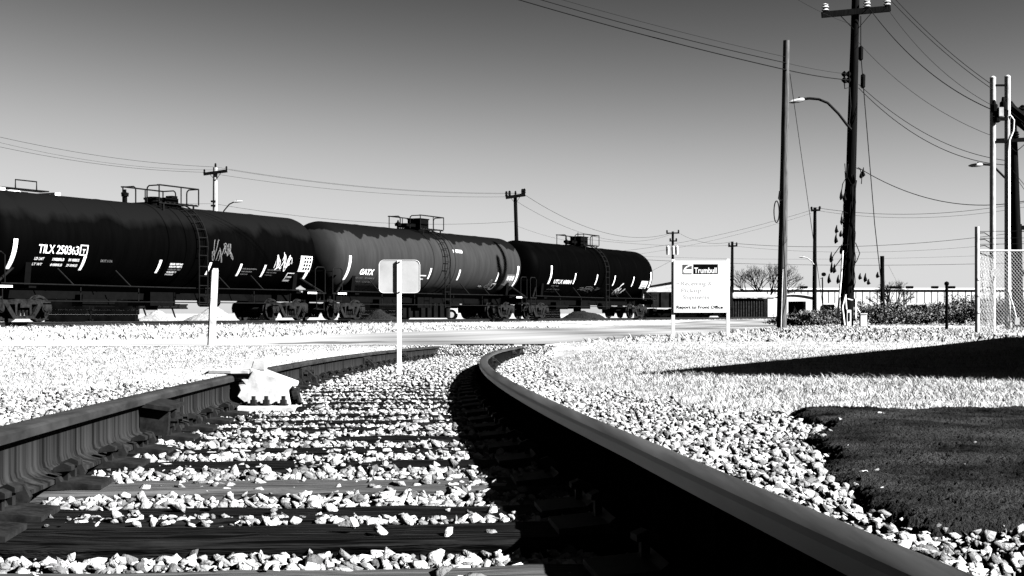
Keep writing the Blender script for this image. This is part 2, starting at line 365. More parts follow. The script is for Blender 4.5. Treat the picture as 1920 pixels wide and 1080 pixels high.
for k, y in enumerate(tie_y):
    p, t, n = rframe(y, -GA / 2); pale = abs(y - 3.94) < .02 or abs(y - 2.43) < .02
    th = math.atan2(n.y, n.x) + (random.random() - .5) * 0.02
    o = empty('railway_tie', (p.x, p.y, rz(y) - RH - 0.016), th, cat='railway tie', group='timber ties under the curved siding')
    if y < 2.3: o['label'] = 'creosoted timber tie under the siding just below the bottom edge of the photo'
    elif vis < len(ordn):
        o['label'] = ('pale weathered' if pale else 'black creosoted') + ' timber tie, %s of those showing between the two curved rails' % ordn[vis]; vis += 1
    else: o['label'] = 'timber tie nearly buried in white ballast beyond the block on the left rail'
    part('timber', tpale if pale else tmeshes[k % 4], o)
    for sx in (-1, 1):
        if y < 1.5: continue
        pl = part('tie_plate', plate_me, o); pl.location = (sx * GA / 2, (random.random() - .5) * .03, 0.001)
        for (a, b, ro) in ((0.088, 0.045, 0), (0.088, -0.045, 0), (-0.088, 0.04, math.pi)):
            s = part('spike', spike_me, pl); s.location = (a, b, -0.014 + random.random() * .012); s.rotation_euler = (0, 0, ro + (random.random() - .5) * .5)
        if sx < 0 and y < 14:
            an = part('rail_anchor', anchor_me, o); an.location = (sx * GA / 2 + 0.01, 0.125 + random.random() * .02, 0.028)

# ------------------------------------------------------------------ ballast (uncountable stones: one object)
def hull(seed, npt=11):
    rr = np.random.default_rng(seed); P = rr.normal(size=(npt, 3)); P /= np.linalg.norm(P, axis=1)[:, None]
    P *= rr.uniform(.72, 1.05, (npt, 1)) * np.array([1.12, rr.uniform(.6, .95), rr.uniform(.34, .62)])
    b = bmesh.new()
    for q in P: b.verts.new(q)
    r = bmesh.ops.convex_hull(b, input=b.verts)
    bmesh.ops.delete(b, geom=[v for v in b.verts if not v.link_faces], context='VERTS')
    bmesh.ops.triangulate(b, faces=b.faces); bmesh.ops.recalc_face_normals(b, faces=b.faces)
    b.verts.index_update()
    V = np.array([v.co for v in b.verts]); T = np.array([[v.index for v in f.verts] for f in b.faces]); b.free(); return V, T
HULLS = [hull(s) for s in range(22)]
def rotm(n):
    q = np.stack([np.cos(g := rng.random(n) * np.pi), rng.normal(size=n) * .24, rng.normal(size=n) * .24, np.sin(g)], -1); q /= np.linalg.norm(q, axis=1)[:, None]; w, x, y, z = q.T
    return np.stack([1 - 2 * (y * y + z * z), 2 * (x * y - z * w), 2 * (x * z + y * w), 2 * (x * y + z * w), 1 - 2 * (x * x + z * z), 2 * (y * z - x * w),
                     2 * (x * z - y * w), 2 * (y * z + x * w), 1 - 2 * (x * x + y * y)], -1).reshape(n, 3, 3)
def scatter(P, size):
    Vs, Ts, o = [], [], 0; kind = rng.integers(0, len(HULLS), len(P)); RM = rotm(len(P))
    for h, (V, T) in enumerate(HULLS):
        k = np.where(kind == h)[0]
        if not len(k): continue
        X = np.einsum('nij,vj->nvi', RM[k], V) * size[k][:, None, None] + P[k][:, None]
        Vs.append(X.reshape(-1, 3)); Ts.append((T[None] + (np.arange(len(k)) * len(V))[:, None, None] + o).reshape(-1, 3)); o += len(k) * len(V)
    return np.concatenate(Vs), np.concatenate(Ts)
tya = np.array(tie_y)
def noise2(X, Y, s=1.0):
    return (np.sin(X * 2.1 * s + 1.3 * np.sin(Y * 1.7 * s)) + np.sin(Y * 2.7 * s + 1.1 * np.sin(X * 3.1 * s)) + np.sin((X + Y) * 5.3 * s)) / 3
def mound_h(X, Y):
    """low flat heap: height, and 1 minus the distance inside its ragged edge (below 1 = inside)"""
    w = 0.05 * np.sin(Y * 2.3 + 1) + 0.05 * noise2(X, Y, 6) + 0.03 * noise2(X, Y, 15) + 0.04 * np.sin(Y * 7.1) + 0.03 * np.sin(X * 9 + Y * 4)
    di = np.minimum(np.minimum(X - (0.755 + (Y - 3.1) * 0.15 + w * .6), (Y - 2.86 - 0.05 * X) + w * .5), 6.6 - Y + 0.1 * np.sin(X * 2.2) + w * .3)
    return 0.055 * smooth(0.0, 0.13, di) * (1 + .3 * noise2(X, Y, 1.1)) + 0.010 * noise2(X, Y, 3) * (di > 0), 1 - di

def gravel_edge(X, Y):
    """1 inside the gravel, 0 in the grass"""
    u = X - rx(Y); nz = noise2(X, Y, 1.6) * 0.16
    eR = 0.72 + np.clip((9 - Y) * 0.14, -0.25, 1.4) + nz; eL = -GA - 0.75 - np.clip((11 - Y) * 0.13, -0.2, 1.0) + nz
    return (1 - smooth(eR - 0.12, eR + 0.2, u)) * smooth(eL - 0.2, eL + 0.12, u)
def stones(n, y0, y1, ulo, uhi, smin, smax, lift):
    Y = y0 + (y1 - y0) * rng.random(n); u = ulo + (uhi - ulo) * rng.random(n); X = rx(Y) + u
    keep = rng.random(n) < gravel_edge(X, Y)
    keep &= (np.abs(u) > 0.062) & (np.abs(u + GA) > 0.062)
    keep &= np.abs(X) < 0.40 * Y + 0.5
    dt = np.abs(Y[:, None] - tya[None]).min(1); intie = (dt < 0.118) & (u > -GA - 0.2) & (u < 0.1)
    bury = np.where(Y < 3.6, 0.03, np.where(Y < 4.2, .16, np.where(Y < 10, 0.22, .35))); bury = np.where((np.abs(Y - 5.62) < .13) | (np.abs(Y - 4.53) < .12), .05, bury) + 0.38 * (noise2(X, Y, 1.3) > 0.15) * (Y > 3.6)
    keep &= ~(intie & (rng.random(n) > bury))
    keep &= mound_h(X, Y)[1] > 0.97
    keep &= ~((u > -GA) & (u < -GA + .44) & (np.abs(Y - 7.88) < .34))
    X, Y, it = X[keep], Y[keep], intie[keep]; s = smin * (smax / smin) ** (rng.random(len(X)) ** 1.25)
    Z = gz(X, Y) + lift * rng.random(len(X)) + 0.006 + np.where(it, np.where(Y < 3.6, 0.045 - lift * .5, 0.012), 0)
    Z = Z + 0.03 * (((u[keep] > .1) | (u[keep] < -GA - .2)) & (Y < 24))
    Z = Z - 0.014 * ((Y > 2.66) & (Y < 2.89)) * (u[keep] < 0)
    return np.stack([X, Y, Z], -1), s
parts = [stones(42000, 2.0, 6.0, -2.9, 2.4, 0.011, 0.037, 0.024), stones(40000, 6.0, 11.0, -3.1, 2.0, 0.012, 0.033, 0.022),
         stones(50000, 11.0, 25.0, -2.9, 1.4, 0.017, 0.036, 0.03), stones(16000, 2.0, 8.0, -2.9, 2.4, 0.005, 0.013, 0.03)]
ng = 900; Yg = rng.choice([3.125, 3.165, 3.185, 2.80, 2.72], ng) + rng.normal(size=ng) * .014; ug = -GA - .3 + (GA + .5) * rng.random(ng); kg = (np.abs(ug) > .07) & (np.abs(ug + GA) > .07)
parts.append((np.stack([rx(Yg) + ug, Yg, 0.03 - 0.0142 * Yg - .012 - .028 * (Yg < 3) + .008 * rng.random(ng)], -1)[kg], (0.012 + 0.012 * rng.random(ng))[kg]))
# litter of stones round the mound edge and on it
n = 9000; X = 0.3 + 4.6 * rng.random(n); Y = 2.3 + 4.6 * rng.random(n); h, d = mound_h(X, Y); k = (rng.random(n) < np.clip((d - .84) / .2, 0.006, 1)) & (d < 1.2)
k &= np.abs(X) < .4 * Y + .5; k &= X - rx(Y) > 0.1
parts.append((np.stack([X, Y, gz(X, Y) + np.maximum(h, 0) + .006], -1)[k], (0.010 + 0.018 * rng.random(n))[k]))
P = np.concatenate([a for a, b in parts]); s = np.concatenate([b for a, b in parts])
V, T = scatter(P, s)
tag(part('ballast', np_mesh('ballast', V, T, M['stone'])), 'white crushed stone ballast filling the siding between and beside the rails', 'ballast', kind='stuff')
# floor of fines below the stones
Yb = np.arange(-1, 25.3, 0.15); ub = np.linspace(-3.2, 2.6, 60); bu, by = np.meshgrid(ub, Yb); bx = rx(by) + bu
ge = gravel_edge(bx, by); bz = gz(bx, by) + 0.006 - 0.03 * (ge < 0.4)
V = np.stack([bx, by, bz], -1).reshape(-1, 3); i = (np.arange(len(Yb) - 1)[:, None] * 60 + np.arange(59)[None]).ravel()
T = np.concatenate([np.stack([i, i + 1, i + 61], -1), np.stack([i, i + 61, i + 60], -1)])
tag(part('track_bed', np_mesh('track_bed', V, T, M['bed'])), kind='structure')

# dark mound of asphalt millings
xg = np.linspace(0.5, 3.4, 460); yg = np.linspace(2.6, 7.0, 400); mx_, my_ = np.meshgrid(xg, yg); h, d = mound_h(mx_, my_)
fine = rng.normal(size=h.shape) * 0.0028 + 0.004 * noise2(mx_, my_, 17)
mz = gz(mx_, my_) + np.where(d < 1.0, 0.012 + np.maximum(h, 0) + fine, -0.03)
V = np.stack([mx_, my_, mz], -1).reshape(-1, 3); i = (np.arange(399)[:, None] * 460 + np.arange(459)[None]).ravel()
T = np.concatenate([np.stack([i, i + 1, i + 461], -1), np.stack([i, i + 461, i + 460], -1)])
tag(part('asphalt_heap', np_mesh('asphalt_heap', V, T, M['mound'])), 'low black heap of asphalt millings beside the right rail', 'asphalt heap')
nb = 26000; X = 0.5 + 3.3 * rng.random(nb); Y = 2.7 + 4.1 * rng.random(nb); h, d = mound_h(X, Y); k = (rng.random(nb) < np.clip((1.14 - d) / .14, 0, 1)) & (X < .42 * Y + .4) & (X - rx(Y) > .1)
V, T = scatter(np.stack([X, Y, gz(X, Y) + np.maximum(h, 0) + np.where(d > 1, .022, .008)], -1)[k], (0.003 + 0.006 * rng.random(nb) ** 3)[k])
tag(part('asphalt_crumbs', np_mesh('asphalt_crumbs', V, T, M['mound'])), 'black asphalt crumbs scattered over the low dark heap', 'asphalt crumbs', kind='stuff')

# loose stones one can point at
def lone(px, py, Y, sc, seed, m, label):
    V, T = HULLS[seed]; b = MB(); p = at(px, py, Y)
    b.add([(a[0] * sc[0], a[1] * sc[1], a[2] * sc[2]) for a in V], [tuple(q) for q in T])
    o = b.build('loose_stone', M[m]); o.location = p; o.rotation_euler = (0, 0, seed); tag(o, label, 'stone', 'loose stones by the rails')
lone(655, 982, 2.93, (.024, .022, .026), 3, 'big_stone', 'pale round stone sitting on the black tie nearest the camera')
lone(621, 936, 3.36, (.024, .02, .03), 7, 'big_stone', 'pointed stone standing on the second black tie, one side dark')
lone(1057, 758, 8.2, (.024, .022, .03), 5, 'dark_stone', 'single black stone on the white gravel right of the curved rail')
b = MB(); b.tube([at(1807, 938, 3.3), at(1826, 949, 3.28)], 0.0055, 6); o = b.build('stick', M['white']); tag(o, 'short white stick lying on the front slope of the black heap', 'stick')

# ------------------------------------------------------------------ grass (uncountable blades: one object)
def blades(n, xr, yr, hmin, hmax, wd):
    Y = yr[0] + (yr[1] - yr[0]) * rng.random(n); X = xr[0] + (xr[1] - xr[0]) * rng.random(n)
    ge = gravel_edge(X, Y); k = (np.abs(X) < 0.385 * Y + 0.4) & (rng.random(n) > ge * 1.03 - (ge < .98) * .0)
    k &= ~on_road(X, Y) & (mound_h(X, Y)[1] > 1.02)
    k &= ~((np.abs(X - rx(Y) + GA / 2) < 1.1) & (Y < 25.4))
    dn = (X - P0.x) * TN.x + (Y - P0.y) * TN.y; k &= dn > 2.2
    cl = noise2(X, Y, 2.3) + noise2(X + 7, Y - 3, 6) * .6; k &= rng.random(n) < 0.72 + 0.35 * cl + .35 * noise2(X, Y, .33)
    X, Y, cl = X[k], Y[k], cl[k]; n = len(X); Z = gz(X, Y) - 0.004
    h = hmin + (hmax - hmin) * rng.random(n) ** 1.6; h = h * (1 + .25 * cl)
    a = rng.random(n) * 2 * np.pi; ln = h * rng.uniform(.4, 2.2, n); dx, dy = np.cos(a), np.sin(a)
    w = wd * rng.uniform(.6, 1.4, n); b = a + np.pi / 2 + rng.normal(size=n) * .4; wx, wy = np.cos(b) * w, np.sin(b) * w
    B = np.stack([X, Y, Z], -1); o = lambda f, g, ww: B + np.stack([dx * ln * f + wx * ww, dy * ln * f + wy * ww, h * g], -1)
    V = np.stack([o(0, 0, -.5), o(0, 0, .5), o(.35, .6, -.4), o(.35, .6, .4), o(1, 1, 0)], 1)
    T = np.array([[0, 1, 3], [0, 3, 2], [2, 3, 4]])[None] + (np.arange(n) * 5)[:, None, None]
    return V.reshape(-1, 3), T.reshape(-1, 3)
sets = [blades(130000, (0.4, 5.6), (5.0, 13), .008, .045, .004), blades(70000, (0.2, 8), (13, 22), .008, .04, .006), blades(60000, (0, 14), (22, 42), .01, .045, .008),
        blades(80000, (-8, -2), (8, 16), .006, .036, .005), blades(50000, (-11, -2), (16, 27), .008, .04, .008), blades(26000, (-18, 14), (29, 60), .03, .12, .03),
        blades(14000, (8, 30), (42, 70), .04, .1, .03)]
Vs, Ts, o = [], [], 0
for V, T in sets: Vs.append(V); Ts.append(T + o); o += len(V)
tag(part('grass', np_mesh('grass', np.concatenate(Vs), np.concatenate(Ts), M['grass'])), 'short dry pale grass covering the lawns on both sides of the siding', 'grass', kind='stuff')

# ------------------------------------------------------------------ derail block on the left rail
Yd = 8.0; p, t, n = rframe(Yd, -GA); zb = rz(Yd) - RH
de = empty('derail', (p.x, p.y, zb), math.atan2(t.y, t.x) - R(90), label='white painted derail block clamped over the left rail with three dark bolts', cat='derail')
# local frame: +x right (towards the track centre), +y along the rail, z from rail foot
m = MB(); m.prism([(0.06, -0.25), (0.38, -0.25), (0.38, 0.17), (0.06, 0.2)], (0, 0, -0.03), (1, 0, 0), (0, 1, 0), (0, 0, 0.035)); m.build('base_plate', M['derail'], de)
m = MB()                                            # stepped cheek castings beside the rail
m.prism([(0.05, 0.055), (0.11, 0.005), (0.35, 0.005), (0.335, 0.085), (0.36, 0.115), (0.27, 0.165), (0.17, 0.195), (0.14, 0.2), (0.115, 0.15), (0.075, 0.15), (0.095, 0.125), (0.06, 0.12), (0.07, 0.09)], (0, -0.19, 0), (1, 0, 0), (0, 0, 1), (0, 0.06, 0))
m.prism([(0.06, 0.005), (0.37, 0.005), (0.36, 0.10), (0.27, 0.155), (0.10, 0.165)], (0, -0.10, 0), (1, 0, 0), (0, 0, 1), (0, 0.06, 0))
m.prism([(0.07, 0.005), (0.36, 0.005), (0.35, 0.10), (0.26, 0.15), (0.10, 0.16)], (0, 0.05, 0), (1, 0, 0), (0, 0, 1), (0, 0.07, 0))
m.build('bracket', M['derail'], de, 30)
m = MB()                                            # the hinged shoe, sloping from the rail head to the hinge
vs = [(-0.03, -0.12, 0.176), (0.13, -0.17, 0.176), (0.35, -0.10, 0.10), (0.36, 0.12, 0.095), (0.12, 0.17, 0.174), (-0.05, 0.12, 0.176)]
up = [(-0.03, -0.12, 0.19), (0.13, -0.17, 0.215), (0.36, -0.10, 0.135), (0.37, 0.12, 0.125), (0.13, 0.17, 0.215), (-0.05, 0.12, 0.2)]
m.add(vs + up, [tuple(range(5, -1, -1)), tuple(range(6, 12))] + [(i, (i + 1) % 6, 6 + (i + 1) % 6, 6 + i) for i in range(6)])
m.build('shoe', M['derail'], de)
m = MB(); m.prism([(0.0, 0.0), (0.085, 0.0), (0.095, 0.05), (0.07, 0.07), (0.02, 0.06)], (0.10, 0.0, 0.19), (1, 0, 0), (0, 0, 1), (0, 0.1, 0)); m.build('stop_lug', M['derail'], de)
m = MB(); m.prism([(-0.11, -0.02), (0.02, -0.05), (0.12, -0.05), (0.12, 0.05), (-0.11, 0.02)], (0, -0.14, 0.181), (1, 0, 0), (0, 1, 0), (0, 0, 0.022)); m.tube([(-.15, -.14, .18), (-.08, -.14, .195)], .008, 6); m.build('guide_arm', M['derail'], de)
m = MB(); m.prism([(0, 0), (0.045, 0.0), (0.065, 0.05), (0.02, 0.055)], (0.07, -0.12, 0.2), (1, 0, 0), (0, 0, 1), (0, 0.008, 0)); m.build('marker_tab', M['alu'], de)
m = MB(); m.tube([(0.34, -0.1, 0.11), (0.385, -0.12, 0.06), (0.40, -0.16, 0.01)], 0.013, 8); m.box((0.365, -0.05, 0.05), (0.04, 0.1, 0.09)); m.lathe([(0, 0.035), (0.03, 0.035)], (0.36, -0.12, 0.05), (1, 0, 0.3), 12)
m.build('hinge_pin', M['plate'], de)
for a in (0.15, 0.22, 0.315):
    k = MB(); k.lathe([(0, 0.026), (0.012, 0.026), (0.012, 0.019), (0.034, 0.019), (0.034, 0.012), (0.055, 0.011)], (a, -0.218, 0.004), (0, 0, 1), 6)
    k.build('bolt', M['plate'], de)

# ------------------------------------------------------------------ flag plate on its post between the rails
Yp = 14.3; b0 = at(748.5, 703, Yp)
fp = empty('track_sign', b0, label='blank metal plate with rounded corners on a thin white post between the rails', cat='sign')
m = MB(); hh = (703 - 488) / F * Yp; m.box((0, 0.012, hh / 2 - .03), (0.044, 0.016, hh + .06)); m.build('post', M['white'], fp)
def rrect(w, h, r, n=6):
    P = []
    for cx, cy, a0 in ((w - r, h - r, 0), (r - w, h - r, 90), (r - w, r - h, 180), (w - r, r - h, 270)):
        P += [(cx + r * math.cos(R(a0 + 90 * k / n)), cy + r * math.sin(R(a0 + 90 * k / n))) for k in range(n + 1)]
    return P
zc = (703 - 518.5) / F * Yp; w = 39 / F * Yp; h = 31.5 / F * Yp
m = MB(); m.prism(rrect(w, h, 0.055), (0, 0.022, zc), (1, 0, 0), (0, 0, 1), (0, 0.004, 0)); pl = m.build('plate', M['alu'], fp)
m = MB(); rim = rrect(w - .004, h - .004, 0.05); m.tube([(x, 0.021, zc + z) for x, z in rim + rim[:2]], 0.0025, 6); m.build('rim', M['white'], pl)
for dz in (-h * .93, h * .86):
    k = MB(); k.lathe([(0, .009), (.006, .009)], (0, 0.004, zc + dz), (0, -1, 0), 6); k.build('bolt', M['plate'], fp)
m = MB(); m.prism([(-0.03, 0), (0.03, 0), (0.022, 0.09), (-0.022, 0.09)], (0, -0.03, -0.01), (1, 0, 0), (0, 0, 1), (0, 0.06, 0)); m.build('foot_bracket', M['white'], fp)
for sx in (-1, 1):
    k = MB(); k.prism([(0, 0), (0.05, 0), (0.05, 0.05), (0.035, 0.05), (0.035, 0.015), (0, 0.015)], (sx * .045, -0.01, 0.0), (sx, 0, 0), (0, 0, 1), (0, 0.03, 0)); k.build('foot_clip', M['plate'], fp)

# ------------------------------------------------------------------ timber marker post by the road
Yw = 26.0; m = MB(); a = at(395.5, 650, Yw); c = at(402.5, 503, Yw)
po = empty('marker_post', (a.x, Yw, gz1(a.x, Yw)), label='square whitewashed timber post standing alone on the left lawn before the first tank car', cat='post')
hh = c.z - gz1(a.x, Yw); dx = c.x - a.x; s2 = .062
def sq(z, k, x): return [(x - s2 * k, -s2 * k, z), (x + s2 * k, -s2 * k, z), (x + s2 * k, s2 * k, z), (x - s2 * k, s2 * k, z)]
m.add(sq(-.15, 1, 0) + sq(hh * .58, 1.0, dx * .6) + sq(hh - .05, .98, dx) + sq(hh, .72, dx + .01), [(3, 2, 1, 0), (12, 13, 14, 15)] + [(r * 4 + i, r * 4 + (i + 1) % 4, r * 4 + 4 + (i + 1) % 4, r * 4 + 4 + i) for r in range(3) for i in range(4)])
po.rotation_euler = (0, 0, R(24)); m.build('timber', M['post'], po)
m = MB(); m.box((dx * .6, -.064, hh * .615), (.11, .006, .012)); m.build('nail_strip', M['alu'], po)

# ------------------------------------------------------------------ writing
def text_obj(txt, size, weight=0.0, align='LEFT', spacing=1.0, cut=0.0):
    cu = bpy.data.curves.new('t', 'FONT'); cu.body = txt; cu.size = size; cu.offset = weight; cu.align_x = align
    cu.space_character = spacing; cu.resolution_u = 3
    ob = bpy.data.objects.new('t', cu); COL.objects.link(ob)
    dg = bpy.context.evaluated_depsgraph_get(); dg.update()
    me = bpy.data.meshes.new_from_object(ob.evaluated_get(dg)); bpy.data.objects.remove(ob); bpy.data.curves.remove(cu)
    b = bmesh.new(); b.from_mesh(me); bpy.data.meshes.remove(me)
    if cut:
        y0 = min(v.co.y for v in b.verts); y1 = max(v.co.y for v in b.verts); y = y0 + cut
        while y < y1:
            bmesh.ops.bisect_plane(b, geom=b.verts[:] + b.edges[:] + b.faces[:], plane_co=(0, y, 0), plane_no=(0, 1, 0)); y += cut
    b.verts.index_update(); V = [v.co.copy() for v in b.verts]; Fc = [tuple(v.index for v in f.verts) for f in b.faces]; b.free(); return V, Fc
def squeeze(V, w=None):
    x0 = min(v.x for v in V); x1 = max(v.x for v in V); k = 1 if w is None else w / (x1 - x0)
    return [Vector(((v.x - x0) * k, v.y, 0)) for v in V]

# ------------------------------------------------------------------ name board on two posts
Ys = 37.0; s0 = at(1262, 630, Ys); s1 = at(1365, 630, Ys); k = Ys / F
sg = empty('sign_board', (s0.x, Ys, -0.15), label='big white square company name board on two white posts at the lawn edge', cat='sign')
X_ = lambda px: (px - 1262) * k
Z_ = lambda py: CAMZ + (HOR - py) * k + 0.15
for px, tp in ((1262.5, 486), (1365.5, 485)):
    m = MB(); m.box((X_(px), 0.06, Z_(tp) / 2 - .1), (0.085, 0.085, Z_(tp) + .2)); m.build('post', M['white'], sg)
m = MB(); m.box((X_(1314), 0, (Z_(489) + Z_(586)) / 2), (X_(1364.5) - X_(1263), 0.03, Z_(489) - Z_(586))); bd = m.build('board', M['white'], sg)
def flat(name, V, Fc, m, x, z, y=-0.0185):
    b = MB(); b.add([(x + v.x, y, z + v.y) for v in V], Fc); return b.build(name, m, bd)
def wr(name, txt, size, px, py, w, m, wt=0.0):
    V, Fc = text_obj(txt, size, wt); flat(name, squeeze(V, w * k if w else None), Fc, m, X_(px), Z_(py))
def rect(px0, py0, px1, py1, m, name, y=-0.0172, th=0.002):
    b = MB(); b.box(((X_(px0) + X_(px1)) / 2, y, (Z_(py0) + Z_(py1)) / 2), (X_(px1) - X_(px0), th, Z_(py0) - Z_(py1))); return b.build(name, m, bd)
rect(1300, 495.3, 1346, 513.8, M['dark'], 'name_panel')
wr('company_name', 'Trumbull', 0.205, 1301.5, 511.8, 42, M['white'], 0.004)
rect(1279.5, 496, 1297, 504.5, M['sign_grey'], 'emblem_panel'); rect(1279.5, 512.3, 1297, 514.2, M['dark'], 'emblem_bar')
b = MB(); arc = []; N_ = 16
for i in range(N_ + 1):
    g = math.pi / 2 * i / N_
    arc.append((X_(1281 + 16 * (1 - math.cos(g))) , Z_(509.5 - 13 * math.sin(g))))
inn = [(x + .012 + .03 * (1 - i / N_), z - .028) for i, (x, z) in enumerate(arc)]
b.add([(x, -0.0195, z) for x, z in arc] + [(x, -0.0195, z) for x, z in inn], [(i, i + 1, N_ + 2 + i, N_ + 1 + i) for i in range(N_)]); b.build('emblem_arc', M['white'], bd)
rect(1279.5, 503.5, 1281, 512, M['sign_grey'], 'emblem_edge')
wr('arrow', '>', 0.085, 1271, 533.5, 3.2, M['sign_faint']); rect(1267.8, 530.8, 1272.5, 531.7, M['sign_faint'], 'arrow_shaft')
wr('faded_line', 'Receiving &', 0.155, 1278, 535, 57, M['sign_faint']); wr('faded_line', 'Pickup', 0.155, 1278, 548, 37, M['sign_faint']); wr('faded_line', 'Shipments', 0.155, 1280, 560.5, 50, M['sign_faint'])
wr('office_line', 'Report to Front Office', 0.115, 1268.5, 578.5, 87, M['dark'], 0.002)

# ------------------------------------------------------------------ main track
tr = {}
for off, nm, lb in ((0.7525, 'near', 'straight dark rail of the main track on the camera side, under the tank cars'), (-0.7525, 'far', 'straight dark rail of the main track on the far side, behind the tank car wheels')):
    m = MB(); a = mt(-40, off, ZR - RH - 0.006); e = mt(260, off, ZR - RH - 0.006)
    m.prism(prof, a, TN, (0, 0, 1), e - a); tag(m.build('main_line_rail', M['plate'], smooth=30), lb, 'rail')
n = 9000; ss = rng.uniform(20, 140, n); oo = rng.uniform(-2.6, 2.3, n); X = P0.x + TD.x * (ss - S0) + TN.x * oo; Y = P0.y + TD.y * (ss - S0) + TN.y * oo
kk = np.abs(X) < .4 * Y + 1
V, T = scatter(np.stack([X, Y, gz(X, Y) + .0], -1)[kk], rng.uniform(.03, .07, n)[kk])
tag(part('main_line_ballast', np_mesh('main_line_ballast', V, T, M['stone'])), 'pale stone ballast under the main track with the tank cars', 'ballast', kind='stuff')
m = MB(); m.box((0, 0, -0.06), (0.22, 2.6, 0.16)); mtie = m.mesh('tie', M['tie'])

# ------------------------------------------------------------------ tank cars
RT, ZC, HL, HD = 1.53, 2.73, 7.75, 0.78             # tank radius, axis height, half length of the shell, depth of the heads
def tank_body(rings):
    m = MB(); pr = [(-HL - HD * math.cos(R(a)), RT * math.sin(R(a))) for a in (0, 12, 25, 38, 52, 65, 78, 90)]
    pr[0] = (-HL - HD, 0.0)
    xs_ = [-HL + 0.02]
    for x0, x1, dr in sorted(rings): xs_ += [(x0 - .02, 0), (x0, dr), (x1, dr), (x1 + .02, 0)]
    mid = [(x, RT + d) for x, d in [q if isinstance(q, tuple) else (q, 0) for q in xs_]]
    pr = pr[:-1] + [(-HL, RT)] + mid[1:] + [(HL, RT)] + [(-x, r) for x, r in reversed(pr[:-1])]
    return m.lathe(pr, (0, 0, ZC), (1, 0, 0), 72)
def on_tank(xl, zz, lift=0.008):                    # near side: arc height measured along the shell from the axis level
    g = zz / RT; r = RT + lift; return (xl, -r * math.cos(g), ZC + r * math.sin(g))
def arcz(z):                                        # world height above rail -> arc length on near side
    return RT * math.asin(max(-1, min(1, (z - ZC) / RT)))
def patch(par, name, x0, x1, z0, z1, m, slant=0.0, lift=0.007):
    a0, a1 = arcz(z0), arcz(z1); n = max(2, int(abs(a1 - a0) / .07) + 1); b = MB(); vs = []
    for i in range(n + 1):
        g = a0 + (a1 - a0) * i / n; vs += [on_tank(x0 + slant * i / n, g, lift), on_tank(x1 + slant * i / n, g, lift)]
    b.add(vs, [(2 * i, 2 * i + 1, 2 * i + 3, 2 * i + 2) for i in range(n)]); return b.build(name, m, par)
def stencil(par, name, txt, x0, x1, z, size, m, wt=0.0, lift=0.009):
    V, Fc = text_obj(txt, size, wt, cut=max(.05, size * .3)); V = squeeze(V, x1 - x0); a = arcz(z); b = MB()
    b.add([on_tank(x0 + v.x, a + v.y, lift) for v in V], Fc); return b.build(name, m, par)
def scrawl(par, name, x0, x1, z0, z1, m, seed, n=9, w=0.035, upto=1.0):
    """a spray can squiggle: flat ribbons lying on the shell"""
    rr = random.Random(seed); b = MB()
    for s in range(n):
        cx = x0 + (x1 - x0) * (s + .5) / n; cz = z0 + (z1 - z0) * rr.uniform(.25, .75); hx = (x1 - x0) / n * rr.uniform(.5, 1.1); hz = (z1 - z0) * rr.uniform(.2, .45)
        f1, f2, q1, q2 = rr.choice([1, 1.5, 2]), rr.choice([1, 2, 1.5]), rr.random() * 6, rr.random() * 6
        P = [(cx + hx * math.sin(f1 * u + q1) + .1 * hx * u, cz + hz * math.sin(f2 * u + q2)) for u in np.linspace(0, 4.4, 26)]
        vs = []
        for i, (x, z) in enumerate(P):
            xa, za = P[max(i - 1, 0)]; xb, zb_ = P[min(i + 1, 25)]; d = math.hypot(xb - xa, zb_ - za) + 1e-6; nx_, nz_ = -(zb_ - za) / d * w / 2, (xb - xa) / d * w / 2
            vs += [on_tank(x - nx_, arcz(z - nz_), .009 + s * .0006), on_tank(x + nx_, arcz(z + nz_), .009 + s * .0006)]
        b.add(vs, [(2 * i, 2 * i + 1, 2 * i + 3, 2 * i + 2) for i in range(25)])
    return b.build(name, m, par)
WR = 0.43
sh = {}
def shared(key, fn):
    if key not in sh: sh[key] = fn()
    return sh[key]
def wheel_me():
    m = MB(); pr = [(-.07, .0), (-.07, .12), (-.045, .13), (-.02, .2), (-.015, .33), (-.06, .355), (-.065, .415), (-.06, WR), (.045, WR - .006), (.06, WR + .025), (.075, WR + .02), (.075, .36), (.03, .33), (.03, .15), (.08, .12), (.08, 0)]
    m.lathe(pr, (0, 0, 0), (0, 1, 0), 36); return m.mesh('wheel', M['truck'], 35)
def frame_me():
    m = MB(); d = (0, .11, 0); y = -.055
    top = [(-1.14, .30), (-1.18, .50), (-1.12, .66), (-.95, .73), (-.62, .70), (-.3, .735), (.3, .735), (.62, .70), (.95, .73), (1.12, .66), (1.18, .50), (1.14, .30), (1.02, .30), (1.0, .47), (.78, .47), (.74, .57), (-.74, .57), (-.78, .47), (-1.0, .47), (-1.02, .30)]
    m.prism(top, (0, y, 0), (1, 0, 0), (0, 0, 1), d)
    for sx in (-1, 1):
        m.prism([(.80 * sx, .60), (.62 * sx, .62), (.30 * sx, .17), (.42 * sx, .10)], (0, y - .012, 0), (1, 0, 0), (0, 0, 1), (0, .134, 0))
        m.prism([(.34 * sx, .60), (.25 * sx, .60), (.25 * sx, .22), (.32 * sx, .22)], (0, y + .006, 0), (1, 0, 0), (0, 0, 1), (0, .098, 0))
    m.prism([(-.44, .10), (.44, .10), (.36, .205), (-.36, .205)], (0, y - .02, 0), (1, 0, 0), (0, 0, 1), (0, .15, 0))
    return m.mesh('side_frame', M['truck'])
def spring_me():
    m = MB()
    for a in (-.15, 0, .15):
        pr = [(0, .03)]
        for i in range(9): pr += [(.012 + i * .024, .062), (.024 + i * .024, .045)]
        pr.append((.235, .03)); m.lathe(pr, (a, 0, .205), (0, 0, 1), 10)
    return m.mesh('spring_nest', M['truck'])
